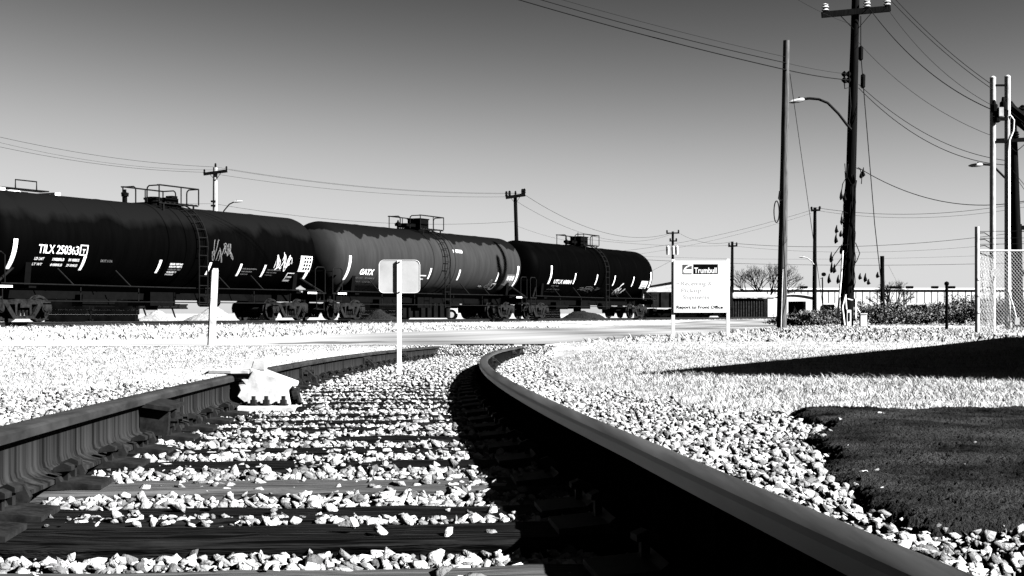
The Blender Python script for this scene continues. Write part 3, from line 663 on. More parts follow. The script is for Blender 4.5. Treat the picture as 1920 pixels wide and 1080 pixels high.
def bolster_me():
    m = MB(); m.prism([(-.24, .46), (.24, .46), (.22, .60), (-.22, .60)], (0, -1.16, 0), (1, 0, 0), (0, 0, 1), (0, 2.32, 0)); m.box((0, 0, .64), (.6, .9, .1)); return m.mesh('bolster', M['truck'])
def axle_me(): return MB().lathe([(-1.1, .07), (-.8, .085), (.8, .085), (1.1, .07)], (0, 0, 0), (0, 1, 0), 12).mesh('axle', M['truck'])
def bearing_me():
    m = MB(); m.lathe([(0, .13), (.09, .13), (.1, .09), (.13, .085), (.135, .03)], (0, 0, 0), (0, -1, 0), 16); return m.mesh('bearing', M['truck'], 35)
def beam_me():
    m = MB(); m.prism([(-.58, .4), (-.5, .4), (-.5, .3), (-.58, .3)], (0, -.85, 0), (1, 0, 0), (0, 0, 1), (0, 1.7, 0)); m.prism([(.58, .4), (.5, .4), (.5, .3), (.58, .3)], (0, -.85, 0), (1, 0, 0), (0, 0, 1), (0, 1.7, 0)); return m.mesh('brake_beam', M['truck'])
def add_truck(car, x):
    t_ = part('truck', shared('bolster', bolster_me), car); t_.location = (x, 0, 0)
    for sy in (-1, 1):
        f = part('side_frame', shared('frame', frame_me), t_); f.location = (0, sy * 1.0, 0)
        s_ = part('spring_nest', shared('spring', spring_me), t_); s_.location = (0, sy * 1.0, 0)
        for sx in (-1, 1):
            w_ = part('wheel', shared('wheel', wheel_me), t_); w_.location = (sx * .89, sy * .74, WR); w_.rotation_euler = (0, 0, 0 if sy < 0 else math.pi)
            q = part('bearing', shared('bearing', bearing_me), t_); q.location = (sx * .89, sy * .97, WR); q.rotation_euler = (0, 0, 0 if sy < 0 else math.pi)
    for sx in (-1, 1): a_ = part('axle', shared('axle', axle_me), t_); a_.location = (sx * .89, 0, WR)
    part('brake_beam', shared('beam', beam_me), t_)
def platform_me():                                   # crosswalk grating with brackets
    m = MB(); z = ZC + RT + .05
    for i in range(9): m.box((-.95 + i * .2375, 0, z), (.09, 1.75, .035))
    for y in (-.85, .85, 0): m.box((0, y, z - .035), (2.1, .05, .034))
    for x in (-.8, .8):
        for y in (-.85, .85): m.bar((x, y, z - .05), (x, y * 1.0, ZC + RT * .80), .05, .05)
    return m.mesh('top_platform', M['pipe'])
def railing_me():
    m = MB(); z = ZC + RT + .05; h = .60; r = .026
    for y, a, b in ((-.88, -1.05, 1.05), (.88, -1.05, 1.05)):
        m.tube([(a, y, z), (a, y, z + h)], r, 6); m.tube([(b, y, z), (b, y, z + h), (b + .0, y, z + h)], r, 6)
        m.tube([(a - .08, y, z + h), (a, y, z + h + .01), (b, y, z + h)], r * 1.15, 6)
        m.tube([(.1, y, z), (.1, y, z + h)], r * .9, 6)
    for x in (-1.05, 1.05):
        s = 1 if x > 0 else -1
        m.tube([(x, .88, z + h), (x, .35, z + h), (x, .27, z + h - .06), (x, .25, z + h - .14), (x, .25, z)], r, 6)
        m.tube([(x, -.88, z + h), (x, -.40, z + h), (x, -.32, z + h - .06), (x, -.30, z + h - .14), (x, -.30, z)], r, 6)
    return m.mesh('railing', M['pipe'])
def ladder_me():
    m = MB(); pts = {}
    for sx in (-.23, .23):
        P = [on_tank(sx, g, .12) for g in np.linspace(RT * 1.25, -.25, 12)] + [(sx, -RT - .11, ZC - .7), (sx, -RT - .11, .55)]
        m.tube(P, .026, 6); pts[sx] = P
    for g in np.linspace(RT * 1.2, -.3, 8): m.tube([on_tank(-.23, g, .12), on_tank(.23, g, .12)], .017, 6)
    for z in (.6, .95, 1.3, 1.65, 2.0): m.tube([(-.23, -RT - .11, z), (.23, -RT - .11, z)], .017, 6)
    return m.mesh('ladder', M['pipe'])
def sill_me():
    m = MB(); m.box((0, 0, 1.03), (17.0, .5, .52)); return m.mesh('centre_sill', M['black'])
def under_me():                                      # outlet skirt below the shell
    m = MB(); m.box((0, 0, .8), (1.3, 1.1, .5)); m.lathe([(0, .25), (.5, .22)], (0, 0, .9), (0, 0, -1), 16); return m.mesh('outlet_skirt', M['black'])
def cyl_me(): return MB().lathe([(-.02, .12), (0, .2), (.9, .2), (.92, .12)], (2.1, -.5, .72), (1, 0, 0), 14).mesh('brake_cylinder', M['black'])
def tray_me():
    m = MB(); m.box((-3.2, -.35, .72), (1.5, .5, .4)); m.tube([(-4.0, -.6, .72), (-2.4, -.6, .72)], .05, 8); return m.mesh('brake_rigging', M['black'])
def side_pipe_me():
    m = MB(); z = 1.2; y = -1.5
    m.tube([(-8.2, y, z + .02), (0, y, z), (8.2, y, z + .02)], .022, 6)
    for x in (-5.2, -2.6, 2.6, 4.6): m.tube([(x, y, z), (x - .45, -1.22, z + .55)], .025, 6)
    m.tube([(-6.1, -1.18, .68), (6.1, -1.18, .68)], .02, 6)
    for x in (-4.6, -1.9, 1.6, 4.4): m.tube([(x, -1.18, .68), (x, -1.18, 1.15)], .022, 6)
    return m.mesh('side_handrail', M['pipe'])
def end_me(s, loop=True):
    def f():
        m = MB(); x = 8.35 * s; up = 1.0 if loop else 0.35; zz = lambda z: 1.15 + (z - 1.15) * up
        m.box((x, 0, 1.12), (.75, 2.95, .06)); m.box((x + .3 * s, 0, 1.0), (.12, 2.4, .3))
        m.tube([(x - .35 * s, -1.45, 1.15), (x - .35 * s, -1.45, zz(2.1)), (x - .2 * s, -1.45, zz(2.2)), (x + .25 * s, -1.45, zz(2.2)), (x + .33 * s, -1.45, zz(2.1)), (x + .33 * s, -1.45, 1.15)], .022, 6)
        m.tube([(x + .33 * s, -1.45, zz(2.05)), (x + .36 * s, 0, zz(2.05)), (x + .33 * s, 1.45, zz(2.05)), (x + .33 * s, 1.45, 1.15)], .02, 6)
        m.tube([(x - 1.0 * s, -1.1, 1.75), (x + .1 * s, -1.48, 1.15)], .045, 6)
        for z in (.45, .8): m.bar((x - .25 * s, -1.45, z), (x + .25 * s, -1.45, z), .06, .03)
        for q in (-.25, .25): m.bar((x + q, -1.45, .43), (x + q, -1.45, 1.12), .035, .02, (0, 1, 0))
        return m.mesh('end_platform', M['pipe'])
    return f
def coupler_me(s):
    def f():
        m = MB(); m.box((8.75 * s, 0, .88), (.5, .18, .2)); m.prism([(8.75, -.13), (9.0, -.18), (9.02, .05), (8.92, .2), (8.75, .16)], (0, 0, .76), (s, 0, 0), (0, 1, 0), (0, 0, .28)); m.tube([(8.6 * s, .35, .8), (8.8 * s, .35, .5), (9.0 * s, .1, .45)], .03, 6)
        return m.mesh('coupler', M['black'])
    return f
def saddle_me(s):
    def f():
        m = MB(); x = 6.9 * s
        for sy in (-1, 1): m.prism([(sy * .2, 1.12), (sy * 1.2, 1.15), (sy * 1.30, 2.0), (sy * 1.0, 1.66), (sy * .6, 1.4), (sy * .2, 1.28)], (x - .12, 0, 0), (0, 1, 0), (0, 0, 1), (.24, 0, 0))
        m.bar((x, -1.45, 1.14), (x, 1.45, 1.14), .3, .1); return m.mesh('saddle', M['black'])
    return f
def tank_car(s, label, mt_, rings, lad):
    p_ = mt(s, 0, ZR); car = empty('tank_car', p_, math.atan2(TD.y, TD.x), label=label, cat='tank car', group='tank cars coupled on the main track')
    tk = part('tank', tank_body(rings).mesh('tank', mt_, 28), car)
    for x in (-6.9, 6.9): add_truck(car, x)
    pf = part('top_platform', shared('plat', platform_me), car); pf.location = (.5 if s < 60 else .12, 0, 0); rl = part('railing', shared('railing', railing_me), pf)
    ld = part('ladder', shared('ladder', ladder_me), car); ld.location = (lad, 0, 0)
    for key, fn in (('centre_sill', sill_me), ('outlet_skirt', under_me), ('brake_cylinder', cyl_me), ('brake_rigging', tray_me), ('side_handrail', side_pipe_me)): part(key, shared(key, fn), car)
    for e in (-1, 1):
        part('end_platform', shared('end%d%d' % (e, s > 90 and e > 0), end_me(e, not (s > 90 and e > 0))), car); part('coupler', shared('cp%d' % e, coupler_me(e)), car); part('saddle', shared('sd%d' % e, saddle_me(e)), car)
    return car, tk
ZT = ZC + RT
def sill_marks(car):
    for x in (-8.05, 7.75): MB().box((x + .0, -1.49, 1.12), (.62, .012, .07)).build('sill_marking', M['white'], car)
def manway(car, kind):
    m = MB(); z = ZT
    if kind == 'low':
        m.lathe([(-.1, .32), (.2, .32), (.2, .36), (.26, .36), (.3, .2)], (-.35, 0, z), (0, 0, 1), 18); m.box((.35, 0, z + .17), (.7, .5, .26)); m.box((.5, -.1, z + .33), (.3, .3, .12))
        v_ = MB().lathe([(-.1, .08), (.2, .08), (.2, .13), (.32, .13), (.36, .05), (.45, .05)], (-1.45, -.1, z), (0, 0, 1), 10); v_.tube([(-1.6, -.1, z + .3), (-1.3, -.1, z + .3)], .05, 6); v_.build('vent_valve', M['black'], car)
    else:
        w_ = .78 if kind == 'tall' else .95
        m.box((.15, 0, z + .32), (w_, .7, .44)); m.box((.15, 0, z + .555), (w_ + .06, .76, .05)); m.lathe([(-.1, .4), (.16, .4)], (.15, 0, z), (0, 0, 1), 18)
        m.box((-.65, .1, z + .2), (.9, .45, .2))
        MB().lathe([(-.1, .06), (.12, .06), (.12, .15), (.24, .17), (.3, .06), (.4, .03)], (-1.65, -.1, z), (0, 0, 1), 10).build('vent_valve', M['black'], car)
        if kind == 'tall': pass
        else: m.tube([(0, 0, z + .45), (0, 0, z + .82)], .03, 6)
    o = m.build('manway_housing', M['black'], car); o.location = (.45 if kind == 'low' else 0.1, 0, 0)
STR = [(-7.68, -.26, .95), (-4.72, .25, .45), (-1.05, .2, .4), (1.62, .2, .4), (3.33, .2, .4), (4.8, .2, .4), (7.45, -.1, .9)]
def stripes(tk, xs_, long_z=(1.68, 2.62), short_z=(1.72, 2.18)):
    for i, x in enumerate(xs_):
        z0, z1 = long_z if i in (0, len(xs_) - 1) else short_z
        patch(tk, 'reflective_stripe', x, x + (.17 if i in (0, len(xs_) - 1) else .12), z0, z1, M['white'])
# first car
c1, k1 = tank_car(57.45, 'black tank car with spray-painted tags, nearest of the train at the left edge', M['tank_black'], [(-.75, -.55, .03), (.15, .35, .03), (1.1, 1.3, .03), (-5.2, -5.17, .012), (-2.9, -2.87, .012), (3.0, 3.03, .012), (5.4, 5.43, .012)], 0.95)
manway(c1, 'low'); sill_marks(c1)
stripes(k1, [-7.72, -4.70, -1.1, 1.55, 3.3, 4.75, 7.5])
stencil(k1, 'reporting_mark', 'TILX 250363', -6.68, -4.98, 2.22, .40, M['white'], .004)
fr = patch(k1, 'stencil_box', -4.93, -4.58, 2.20, 2.55, M['mark']); patch(fr, 'stencil_box_field', -4.88, -4.63, 2.24, 2.51, M['black'], lift=.010); stencil(fr, 'stencil_box_figure', 'T', -4.82, -4.69, 2.27, .2, M['mark'], .008, lift=.013); 
for z, a, b_, c in ((2.0, 'LD LMT', '198200LB', '89900KG'), (1.83, 'LT WT', '64800LB', '29400KG')):
    stencil(k1, 'weight_line', a, -6.75, -6.35, z, .13, M['mark'], .004); stencil(k1, 'weight_line', b_, -6.0, -5.5, z, .13, M['mark'], .006); stencil(k1, 'weight_line', c, -5.32, -4.85, z, .13, M['mark'], .006)
stencil(k1, 'small_stencil', 'DOT 111A', -3.9, -3.35, 2.02, .12, M['mark_dim'], .006)
for i, (z, w_) in enumerate(((2.03, .95), (1.94, .95), (1.84, .9), (1.75, .7), (1.67, .6))): stencil(k1, 'data_line', 'STENCILLED TEST DATES'[:21 - 3 * i], -.72, -.72 + w_, z, .085, M['mark'] if i != 2 else M['mark_dim'], .006)
scrawl(k1, 'graffiti', 1.55, 2.7, 2.2, 2.95, M['mark_dim'], 4, 8, .035); scrawl(k1, 'graffiti', 5.35, 6.35, 2.0, 2.7, M['mark'], 12, 8, .032)
for x in (3.5, 5.0):
    for i in range(3): stencil(k1, 'data_line', 'TANK QUALIFICATION'[:18 - 4 * i], x, x + .85 - .2 * i, 1.98 - .1 * i, .07, M['mark_dim'], .004)
pk = patch(k1, 'data_table', 6.95, 7.72, 1.98, 2.62, M['mark'])
for r_ in range(4):
    for q in range(3): patch(pk, 'data_cell', 7.2 + q * .17, 7.32 + q * .17, 2.06 + r_ * .14, 2.15 + r_ * .14, M['tank_black'], lift=.011)
px_ = patch(k1, 'hazard_frame', 6.35, 6.82, 1.58, 1.92, M['mark']); patch(px_, 'hazard_field', 6.40, 6.77, 1.66, 1.89, M['black'], lift=.011); stencil(px_, 'hazard_text', '1999', 6.44, 6.73, 1.72, .12, M['mark'], .004, lift=.014)
# second car
c2, k2 = tank_car(75.35, 'grey tank car with dark spills on its top, second in the train', M['tank_grey'], [(-.75, -.55, .03), (.75, .95, .03), (1.2, 1.35, .03), (-5.2, -5.17, .012), (-2.9, -2.87, .012), (3.0, 3.03, .012), (5.4, 5.43, .012)], 0.3)
manway(c2, 'tall'); sill_marks(c2)
stripes(k2, [-7.6, -4.3, -1.0, 1.65, 5.5, 7.5], (1.7, 2.75), (1.9, 2.4))
stencil(k2, 'reporting_mark', 'GATX', -6.6, -5.55, 1.98, .36, M['white'], .012)
for i, z in enumerate((1.80, 1.64)):
    stencil(k2, 'weight_line', ('LD LMT', 'LT WT')[i], -6.75, -6.2, z, .11, M['mark_dim'], .004); stencil(k2, 'weight_line', ('201600LB', '61400LB')[i], -6.05, -5.3, z, .11, M['mark_dim'], .006)
for i, z in enumerate((2.02, 1.86, 1.78, 1.64)): patch(k2, 'data_line', -2.5, -1.2 - .15 * i, z, z + (.05 if i != 2 else .03), M['mark'] if i < 2 else M['mark_dim'])
patch(k2, 'white_notice', 1.15, 2.0, 3.22, 3.36, M['white'], -.0)
pk = patch(k2, 'data_table', 6.5, 7.4, 1.72, 2.3, M['mark_dim'])
for q in range(3): patch(pk, 'data_cell', 6.6 + q * .26, 6.78 + q * .26, 2.0, 2.22, M['mark'], lift=.011)
stencil(k2, 'small_stencil', 'DOT', 4.1, 4.5, 1.62, .14, M['mark'], .004); scrawl(k2, 'graffiti', 4.8, 5.3, 1.55, 1.95, M['mark_dim'], 8, 3, .05)
px_ = patch(k2, 'hazard_frame', 5.35, 5.75, 1.50, 1.82, M['mark']); patch(px_, 'hazard_field', 5.42, 5.68, 1.58, 1.78, M['black'], lift=.011)
patch(k2, 'small_stencil', 6.0, 6.5, 1.75, 1.82, M['mark_dim'])
V, Fc = text_obj('0992', .26, .012); V = squeeze(V, .62)   # road number painted on the near head
def on_head(v, y0, z0, lift=.012):
    y = y0 - v.x; z = z0 + v.y; q = min(.96, math.hypot(y, z - ZC) / RT); return (-HL - (HD + lift) * math.sqrt(1 - q * q) - .004, y, z)
b = MB(); b.add([on_head(v, .25, 2.98) for v in V], Fc); b.build('head_number', M['white'], k2)
V, Fc = text_obj('LD LMT', .12, .006); V = squeeze(V, .36); b = MB(); b.add([on_head(v, .2, 2.72) for v in V], Fc); b.build('head_stencil', M['mark'], k2)
# third car
c3, k3 = tank_car(93.1, 'jet black tank car with one round white tag, farthest of the three', M['tank_jet'], [(-.2, .0, .03), (.6, .75, .03), (-5.2, -5.17, .012), (-2.9, -2.87, .012), (3.0, 3.03, .012), (5.4, 5.43, .012)], 0.75)
manway(c3, 'wide')
stripes(k3, [-6.4, -3.35, -.45, 2.05, 4.85, 7.5], (1.9, 2.9), (1.95, 2.55))
stencil(k3, 'reporting_mark', 'UTLX 68804', -5.75, -3.55, 1.95, .32, M['mark'], .012)
stencil(k3, 'weight_line', 'CAPY 178000', -5.8, -4.9, 1.78, .1, M['mark_dim'], .004)
for i, z in enumerate((1.6, 1.47)): stencil(k3, 'weight_line', 'LD LMT  200000 LB', -6.0, -4.5 - .2 * i, z, .1, M['mark_dim'], .004)
scrawl(k3, 'graffiti', 2.9, 4.0, 1.45, 2.05, M['mark'], 21, 3, .09); scrawl(k3, 'graffiti', -2.2, .2, 1.5, 1.8, M['mark_dim'], 22, 5, .03)
pk = patch(k3, 'data_table', 6.2, 7.25, 1.85, 2.32, M['mark'])
for r_ in range(3): patch(pk, 'data_cell', 6.35, 7.1, 1.92 + r_ * .13, 1.97 + r_ * .13, M['mark_dim'], lift=.011)

# ------------------------------------------------------------------ behind the train
def heap(cx, cy, rx_, ry_, h, m, label, seed):
    r = np.random.default_rng(seed); n = 44; g = np.linspace(-1, 1, n); a, b = np.meshgrid(g, g); d = np.sqrt(a * a + b * b)
    z = h * np.clip(1 - d, 0, 1) ** .85 * (1 + .18 * np.sin(a * 5 + seed) * np.cos(b * 4)) + r.normal(size=d.shape) * .02 * (d < .95) - .05
    V = np.stack([cx + a * rx_, cy + b * ry_, z], -1).reshape(-1, 3); i = (np.arange(n - 1)[:, None] * n + np.arange(n - 1)[None]).ravel()
    T = np.concatenate([np.stack([i, i + 1, i + n + 1], -1), np.stack([i, i + n + 1, i + n], -1)])
    tag(part('gravel_heap', np_mesh('gravel_heap', V, T, M[m])), label, 'gravel heap', 'gravel heaps behind the tank cars')
def heap_px(x0, x1, ytop, Y, m, label, seed):
    a, b = at(x0, 600, Y), at(x1, 600, Y); t = at((x0 + x1) / 2, ytop, Y); heap(t.x, Y, (b.x - a.x) / 2 * 1.08, 2.2, t.z + .08, m, label, seed)
heap_px(345, 452, 577, 74, 'pile', 'large pale gravel heap seen below the first tank car right of its ladder', 1)
heap_px(248, 345, 585, 72, 'pile', 'low pale gravel heap with dark timbers, below the middle of the first tank car', 2)
heap_px(676, 752, 581, 82, 'pile_dark', 'dark gravel heap seen below the grey tank car', 3)
heap_px(1052, 1136, 580, 112, 'pile_dark', 'dark sand heap seen below the farthest tank car', 4)
heap_px(470, 505, 590, 74, 'pile', 'small white rubble heap beside the wheels of the first tank car', 5)
# dark roll-off container
Y = 90; a, b = at(744, 596, Y), at(843, 596, Y); t = at(744, 564, Y).z
ct = empty('waste_container', ((a.x + b.x) / 2, Y, 0), label='long dark steel container below the grey tank car', cat='container')
w = b.x - a.x; m = MB(); m.box((0, 0, .12 + t / 2), (w, 2.2, t - .1)); m.build('body', M['gond'], ct)
for i in range(9): MB().box((-w / 2 + .1 + i * (w - .2) / 8, -1.13, t / 2 + .1), (.09, .06, t - .2)).build('rib', M['gond'], ct)
m = MB(); m.box((0, -1.12, t + .06), (w + .06, .1, .1)); m.build('top_rail', M['gond'], ct)
# white pickup truck
def pickup(px0, px1, Y, label):
    a, b = at(px0, 598, Y), at(px1, 598, Y)
    L_ = 5.2; v = empty('pickup_truck', (b.x - L_ / 2 + .1, Y, 0.0), 0, label=label, cat='pickup truck')
    pr = [(-2.6, .45), (-2.6, 1.0), (-.55, 1.02), (-.5, 1.78), (.55, 1.8), (1.25, 1.15), (2.45, 1.0), (2.6, .75), (2.6, .45)]
    MB().prism(pr, (0, -.9, 0), (1, 0, 0), (0, 0, 1), (0, 1.8, 0)).build('body', M['white'], v, 30)
    MB().prism([(-.38, 1.1), (.12, 1.1), (.12, 1.68), (-.36, 1.68)], (0, -.915, 0), (1, 0, 0), (0, 0, 1), (0, 1.83, 0)).build('side_window', M['glass'], v)
    MB().prism([(.2, 1.1), (1.05, 1.16), (.52, 1.68), (.2, 1.68)], (0, -.915, 0), (1, 0, 0), (0, 0, 1), (0, 1.83, 0)).build('front_window', M['glass'], v)
    for x in (-1.6, 1.6):
        for y in (-.82, .82):
            w_ = MB().lathe([(-.11, .0), (-.11, .2), (-.12, .37), (.12, .37), (.11, .2), (.11, 0)], (x, y, .37), (0, 1, 0), 18).build('wheel', M['black'], v, 30)
            MB().lathe([(-.125, 0), (-.125, .2), (.125, .2), (.125, 0)], (x, y, .37), (0, 1, 0), 12).build('rim', M['galv'], w_)
pickup(800, 872, 94, 'white pickup truck seen below the grey tank car beside the dark container')
# flat trailer frame with load behind the first car
Y = 78; a, b = at(262, 590, Y), at(345, 590, Y)
ft = empty('flat_trailer', ((a.x + b.x) / 2, Y, 0), label='open steel trailer frame seen below the first tank car left of its ladder', cat='trailer')
w = b.x - a.x; m = MB()
for z in (.75, .95): m.box((0, -.9, z), (w, .08, .08)); m.box((0, .9, z), (w, .08, .08))
for i in range(6): m.box((-w / 2 + .1 + i * (w - .2) / 5, 0, .85), (.07, 1.9, .26))
m.build('frame', M['pipe'], ft)
for i in (-1, 1): MB().bar((i * w * .32, -.9, .75), (i * w * .32 + .25, -.9, 0), .08, .08).build('leg', M['pipe'], ft)
# pale hopper car on a farther track, top showing above the first tank car
Yh = 66; hc = empty('hopper_car', mt(47.6, -9.5, 0.1), math.atan2(TD.y, TD.x), label='white covered hopper car whose roof shows above the first tank car', cat='hopper car')
zt = at(60, 356, 57).z - .30
m = MB(); m.prism([(-1.5, 1.5), (1.5, 1.5), (1.55, zt - .55), (1.2, zt - .15), (.5, zt), (-.5, zt), (-1.2, zt - .15), (-1.55, zt - .55)], (-4, 0, 0), (0, 1, 0), (0, 0, 1), (17.0, 0, 0)); m.build('body', M['white'], hc, 25)
for i in range(4): MB().prism([(-1.6, 1.55), (1.6, 1.55), (.4, .5), (-.4, .5)], (-2 + i * 4.2, 0, 0), (1, 0, 0), (0, 0, 1), (0, .01, 0)).build('hopper_bay', M['dark'], hc) if False else MB().add([(-1.6 - 2 + i * 4.2, -1.3, 1.5), (1.6 - 2 + i * 4.2, -1.3, 1.5), (1.6 - 2 + i * 4.2, 1.3, 1.5), (-1.6 - 2 + i * 4.2, 1.3, 1.5), (-.4 - 2 + i * 4.2, -.5, .45), (.4 - 2 + i * 4.2, -.5, .45), (.4 - 2 + i * 4.2, .5, .45), (-.4 - 2 + i * 4.2, .5, .45)], [(0, 1, 2, 3), (7, 6, 5, 4), (0, 4, 5, 1), (1, 5, 6, 2), (2, 6, 7, 3), (3, 7, 4, 0)]).build('hopper_bay', M['dark'], hc)
for y in (-.62, .62):
    m = MB(); m.box((4.4, y, zt + .2), (17.2, .5, .05)); rb = m.build('running_board', M['wall_dark'], hc)
for i in range(6):
    m = MB(); m.lathe([(-.1, .28), (.16, .28), (.22, .2)], (-2.6 + i * 2.9, 0, zt), (0, 0, 1), 14); m.build('roof_hatch', M['white'], hc)
    MB().box((-1.2 + i * 2.9, 0, zt + .1), (.3, 2.1, .14)).build('roof_saddle', M['white'], hc)
m = MB(); m.tube([(12.3, -.9, zt + .2), (12.3, -.9, zt + .55), (11.2, -.9, zt + .55), (11.2, -.9, zt + .2)], .03, 6); m.build('end_grab', M['pipe'], hc)
for x in (-2.5, 11.5):
    m = MB(); m.box((x, 0, .75), (2.4, 2.2, .5)); tk_ = m.build('truck', M['dark'], hc)
    for q in (-.89, .89):
        for y in (-.8, .8): MB().lathe([(-.06, .0), (-.06, .4), (.06, .4), (.06, 0)], (x + q, y, .42), (0, 1, 0), 18).build('wheel', M['truck'], tk_, 30)
# dark gondola car beyond the end of the train
Yg = 118; a, b = at(1212, 598, Yg), at(1368, 598, Yg); gd = empty('gondola_car', ((a.x + b.x) / 2, Yg, 0.05), 0.08, label='low dark gondola car beyond the end of the tank cars, behind the name board', cat='gondola car')
w = b.x - a.x; zt = at(1240, 548, Yg).z - .05
m = MB(); m.box((0, 0, .9 + (zt - .9) / 2), (w, 2.8, zt - .9)); m.build('body', M['gond'], gd)
for i in range(9): MB().box((-w / 2 + .15 + i * (w - .3) / 8, -1.43, .9 + (zt - .9) / 2), (.12, .1, zt - .92)).build('rib', M['gond'], gd)
for x in (-w / 2 + 1.3, w / 2 - 1.3):
    tk_ = MB().prism([(-1.1, .3), (-1.1, .6), (-.4, .75), (.4, .75), (1.1, .6), (1.1, .3), (.8, .3), (.7, .5), (.4, .2), (-.4, .2), (-.7, .5), (-.8, .3)], (x, -1.1, 0), (1, 0, 0), (0, 0, 1), (0, 2.2, 0)).build('truck', M['dark'], gd)
    for q in (-.89, .89): MB().lathe([(-.9, .0), (-.9, .42), (.9, .42), (.9, 0)], (x + q, 0, .42), (0, 1, 0), 18).build('wheelset', M['truck'], tk_, 30)
tp = empty('lumber_stack', at(1252, 548, Yg + 3), 0.1, label='pale sheeted load with poles on it, behind the dark gondola car', cat='lumber load'); tp.location.z = 0
z1 = at(1240, 540, Yg).z; MB().prism([(-2.8, 0), (3.8, 0), (3.8, z1 + .25), (1.5, z1 + .6), (-1.0, z1 + .1), (-2.8, z1 - .1)], (0, -.8, 0), (1, 0, 0), (0, 0, 1), (0, 1.8, 0)).build('sheet', M['galv'], tp)
for i in range(3): MB().tube([(-2.6, -.5 + i * .5, z1), (3.6, -.5 + i * .5, z1 + .9 + .12 * i)], .07, 6).build('pole', M['pole_dark'], tp)

# ------------------------------------------------------------------ buildings
Yw = 175; kx = Yw / F; x0, x1 = at(1222, 600, Yw).x, at(1990, 600, Yw).x; zr_ = at(0, 543, Yw).z
wh = empty('warehouse', (x0, Yw, 0), label='very long low white warehouse with ribbed cladding along the skyline', cat='warehouse')
m = MB(); m.box(((x1 - x0) / 2, 6, zr_ / 2), (x1 - x0, 12, zr_)); wl = m.build('wall', M['wall'], wh)
m = MB(); m.prism([(-.03, zr_ - .02), (12.4, zr_ + .3), (12.4, zr_ + .42), (-.03, zr_ + .1)], (-.3, 0, 0), (0, 1, 0), (0, 0, 1), (x1 - x0 + .6, 0, 0)); m.build('roof', M['wall'], wh)
nrib = int((x1 - x0) / .86); zlo = at(0, 568, Yw).z
rib = MB().box((0, -.008, (zr_ + zlo) / 2), (.08, .012, zr_ - zlo)).mesh('cladding_rib', M['dark'])
for i in range(1, nrib):
    o = part('cladding_rib', rib, wl); o.location = (i * .86 + random.uniform(-.1, .1), 0, 0)
MB().box(((x1 - x0) / 2, -.06, zr_ - .13), (x1 - x0, .03, .10)).build('gutter', M['dark'], wh)
for px0, px1 in ((1543, 1564), (1704, 1738), (1640, 1652)):
    a, b = (px0 - 960) * kx - x0, (px1 - 960) * kx - x0; MB().box(((a + b) / 2, -.08, (zlo - .2) / 2), (b - a, .1, zlo - .2)).build('door', M['dark'], wh)
for px in (1515, 1690, 1716, 1764, 1796, 1870):
    a = (px - 960) * kx - x0; MB().box((a, 2.5, zr_ + .32), (random.uniform(.7, 1.3), .8, .34)).build('roof_vent', M['dark'], wh)
Yb = 128; a, b = at(1371, 600, Yb), at(1453, 600, Yb); zt = at(0, 558, Yb).z
shd = empty('open_shed', (a.x, Yb, 0), label='dark open-fronted shed with a pale roof edge, right of the name board', cat='shed'); w = b.x - a.x
m = MB(); m.box((w / 2, 5.9, zt / 2), (w, .2, zt)); m.box((.1, 2.9, zt / 2), (.2, 5.8, zt)); m.build('wall', M['wall_dark'], shd)
m = MB(); m.prism([(0, 0), (6.2, .45), (6.2, .6), (0, .14)], (-.15, -.15, zt - .02), (0, 1, 0), (0, 0, 1), (w + .1, 0, 0)); m.build('roof', M['galv'], shd)
m = MB(); m.box((w - .3, -.02, zt / 2), (.75, .16, zt - .04)); m.build('end_pier', M['wall'], shd)
m = MB(); m.box((w / 2 - .5, .06, .95), (w - 1.0, .05, 1.5)); m.build('slatted_front', M['wall_dark'], shd)
for i in range(12): MB().box((.2 + i * (w - 1.4) / 11, .02, .95), (.06, .03, 1.5 + random.random() * .3)).build('slat', M['twig_pale'], shd)
MB().box((-.0, 1.5, zt + .75), (.8, .8, .62)).build('roof_unit', M['wall_dark'], shd)
Yc = 142; a, b = at(1449, 600, Yc), at(1527, 600, Yc); w = b.x - a.x; zt = at(0, 553, Yc).z; ze = at(0, 558.5, Yc).z
gr = empty('garage', (a.x, Yc, 0), label='small white garage with a low curved gable and a dark doorway', cat='garage')
dl, dr_ = at(1478, 0, Yc).x - a.x, at(1511, 0, Yc).x - a.x; dz = at(0, 565, Yc).z
m = MB(); P_ = [(0, 0), (dl, 0), (dl, dz), (dr_, dz), (dr_, 0), (w, 0)] + [(w * (1 - i / 10), ze + (zt - ze) * math.sin(math.pi * i / 10)) for i in range(11)]
m.prism(P_, (0, 0, 0), (1, 0, 0), (0, 0, 1), (0, .2, 0)); m.box((.1, 4.2, ze / 2), (.2, 8, ze - .02)); m.box((w - .1, 4.2, ze / 2), (.2, 8, ze - .02)); m.build('wall', M['wall'], gr)
m = MB(); P_ = [(-.1 + (w + .2) * i / 10, ze + (zt - ze) * math.sin(math.pi * i / 10) + .03) for i in range(11)]; P_ += [(x, z + .1) for x, z in reversed(P_)]
m.prism(P_, (0, -.12, 0), (1, 0, 0), (0, 0, 1), (0, 8.4, 0)); m.build('roof', M['wall'], gr, 30)
m = MB(); m.box(((dl + dr_) / 2, 1.6, dz / 2), (dr_ - dl, .1, dz)); dd = m.build('door', M['wall_dark'], gr)
MB().box((dr_ - .5, 1.52, dz / 2), (.09, .05, dz - .1)).build('door_post', M['gond'], dd)
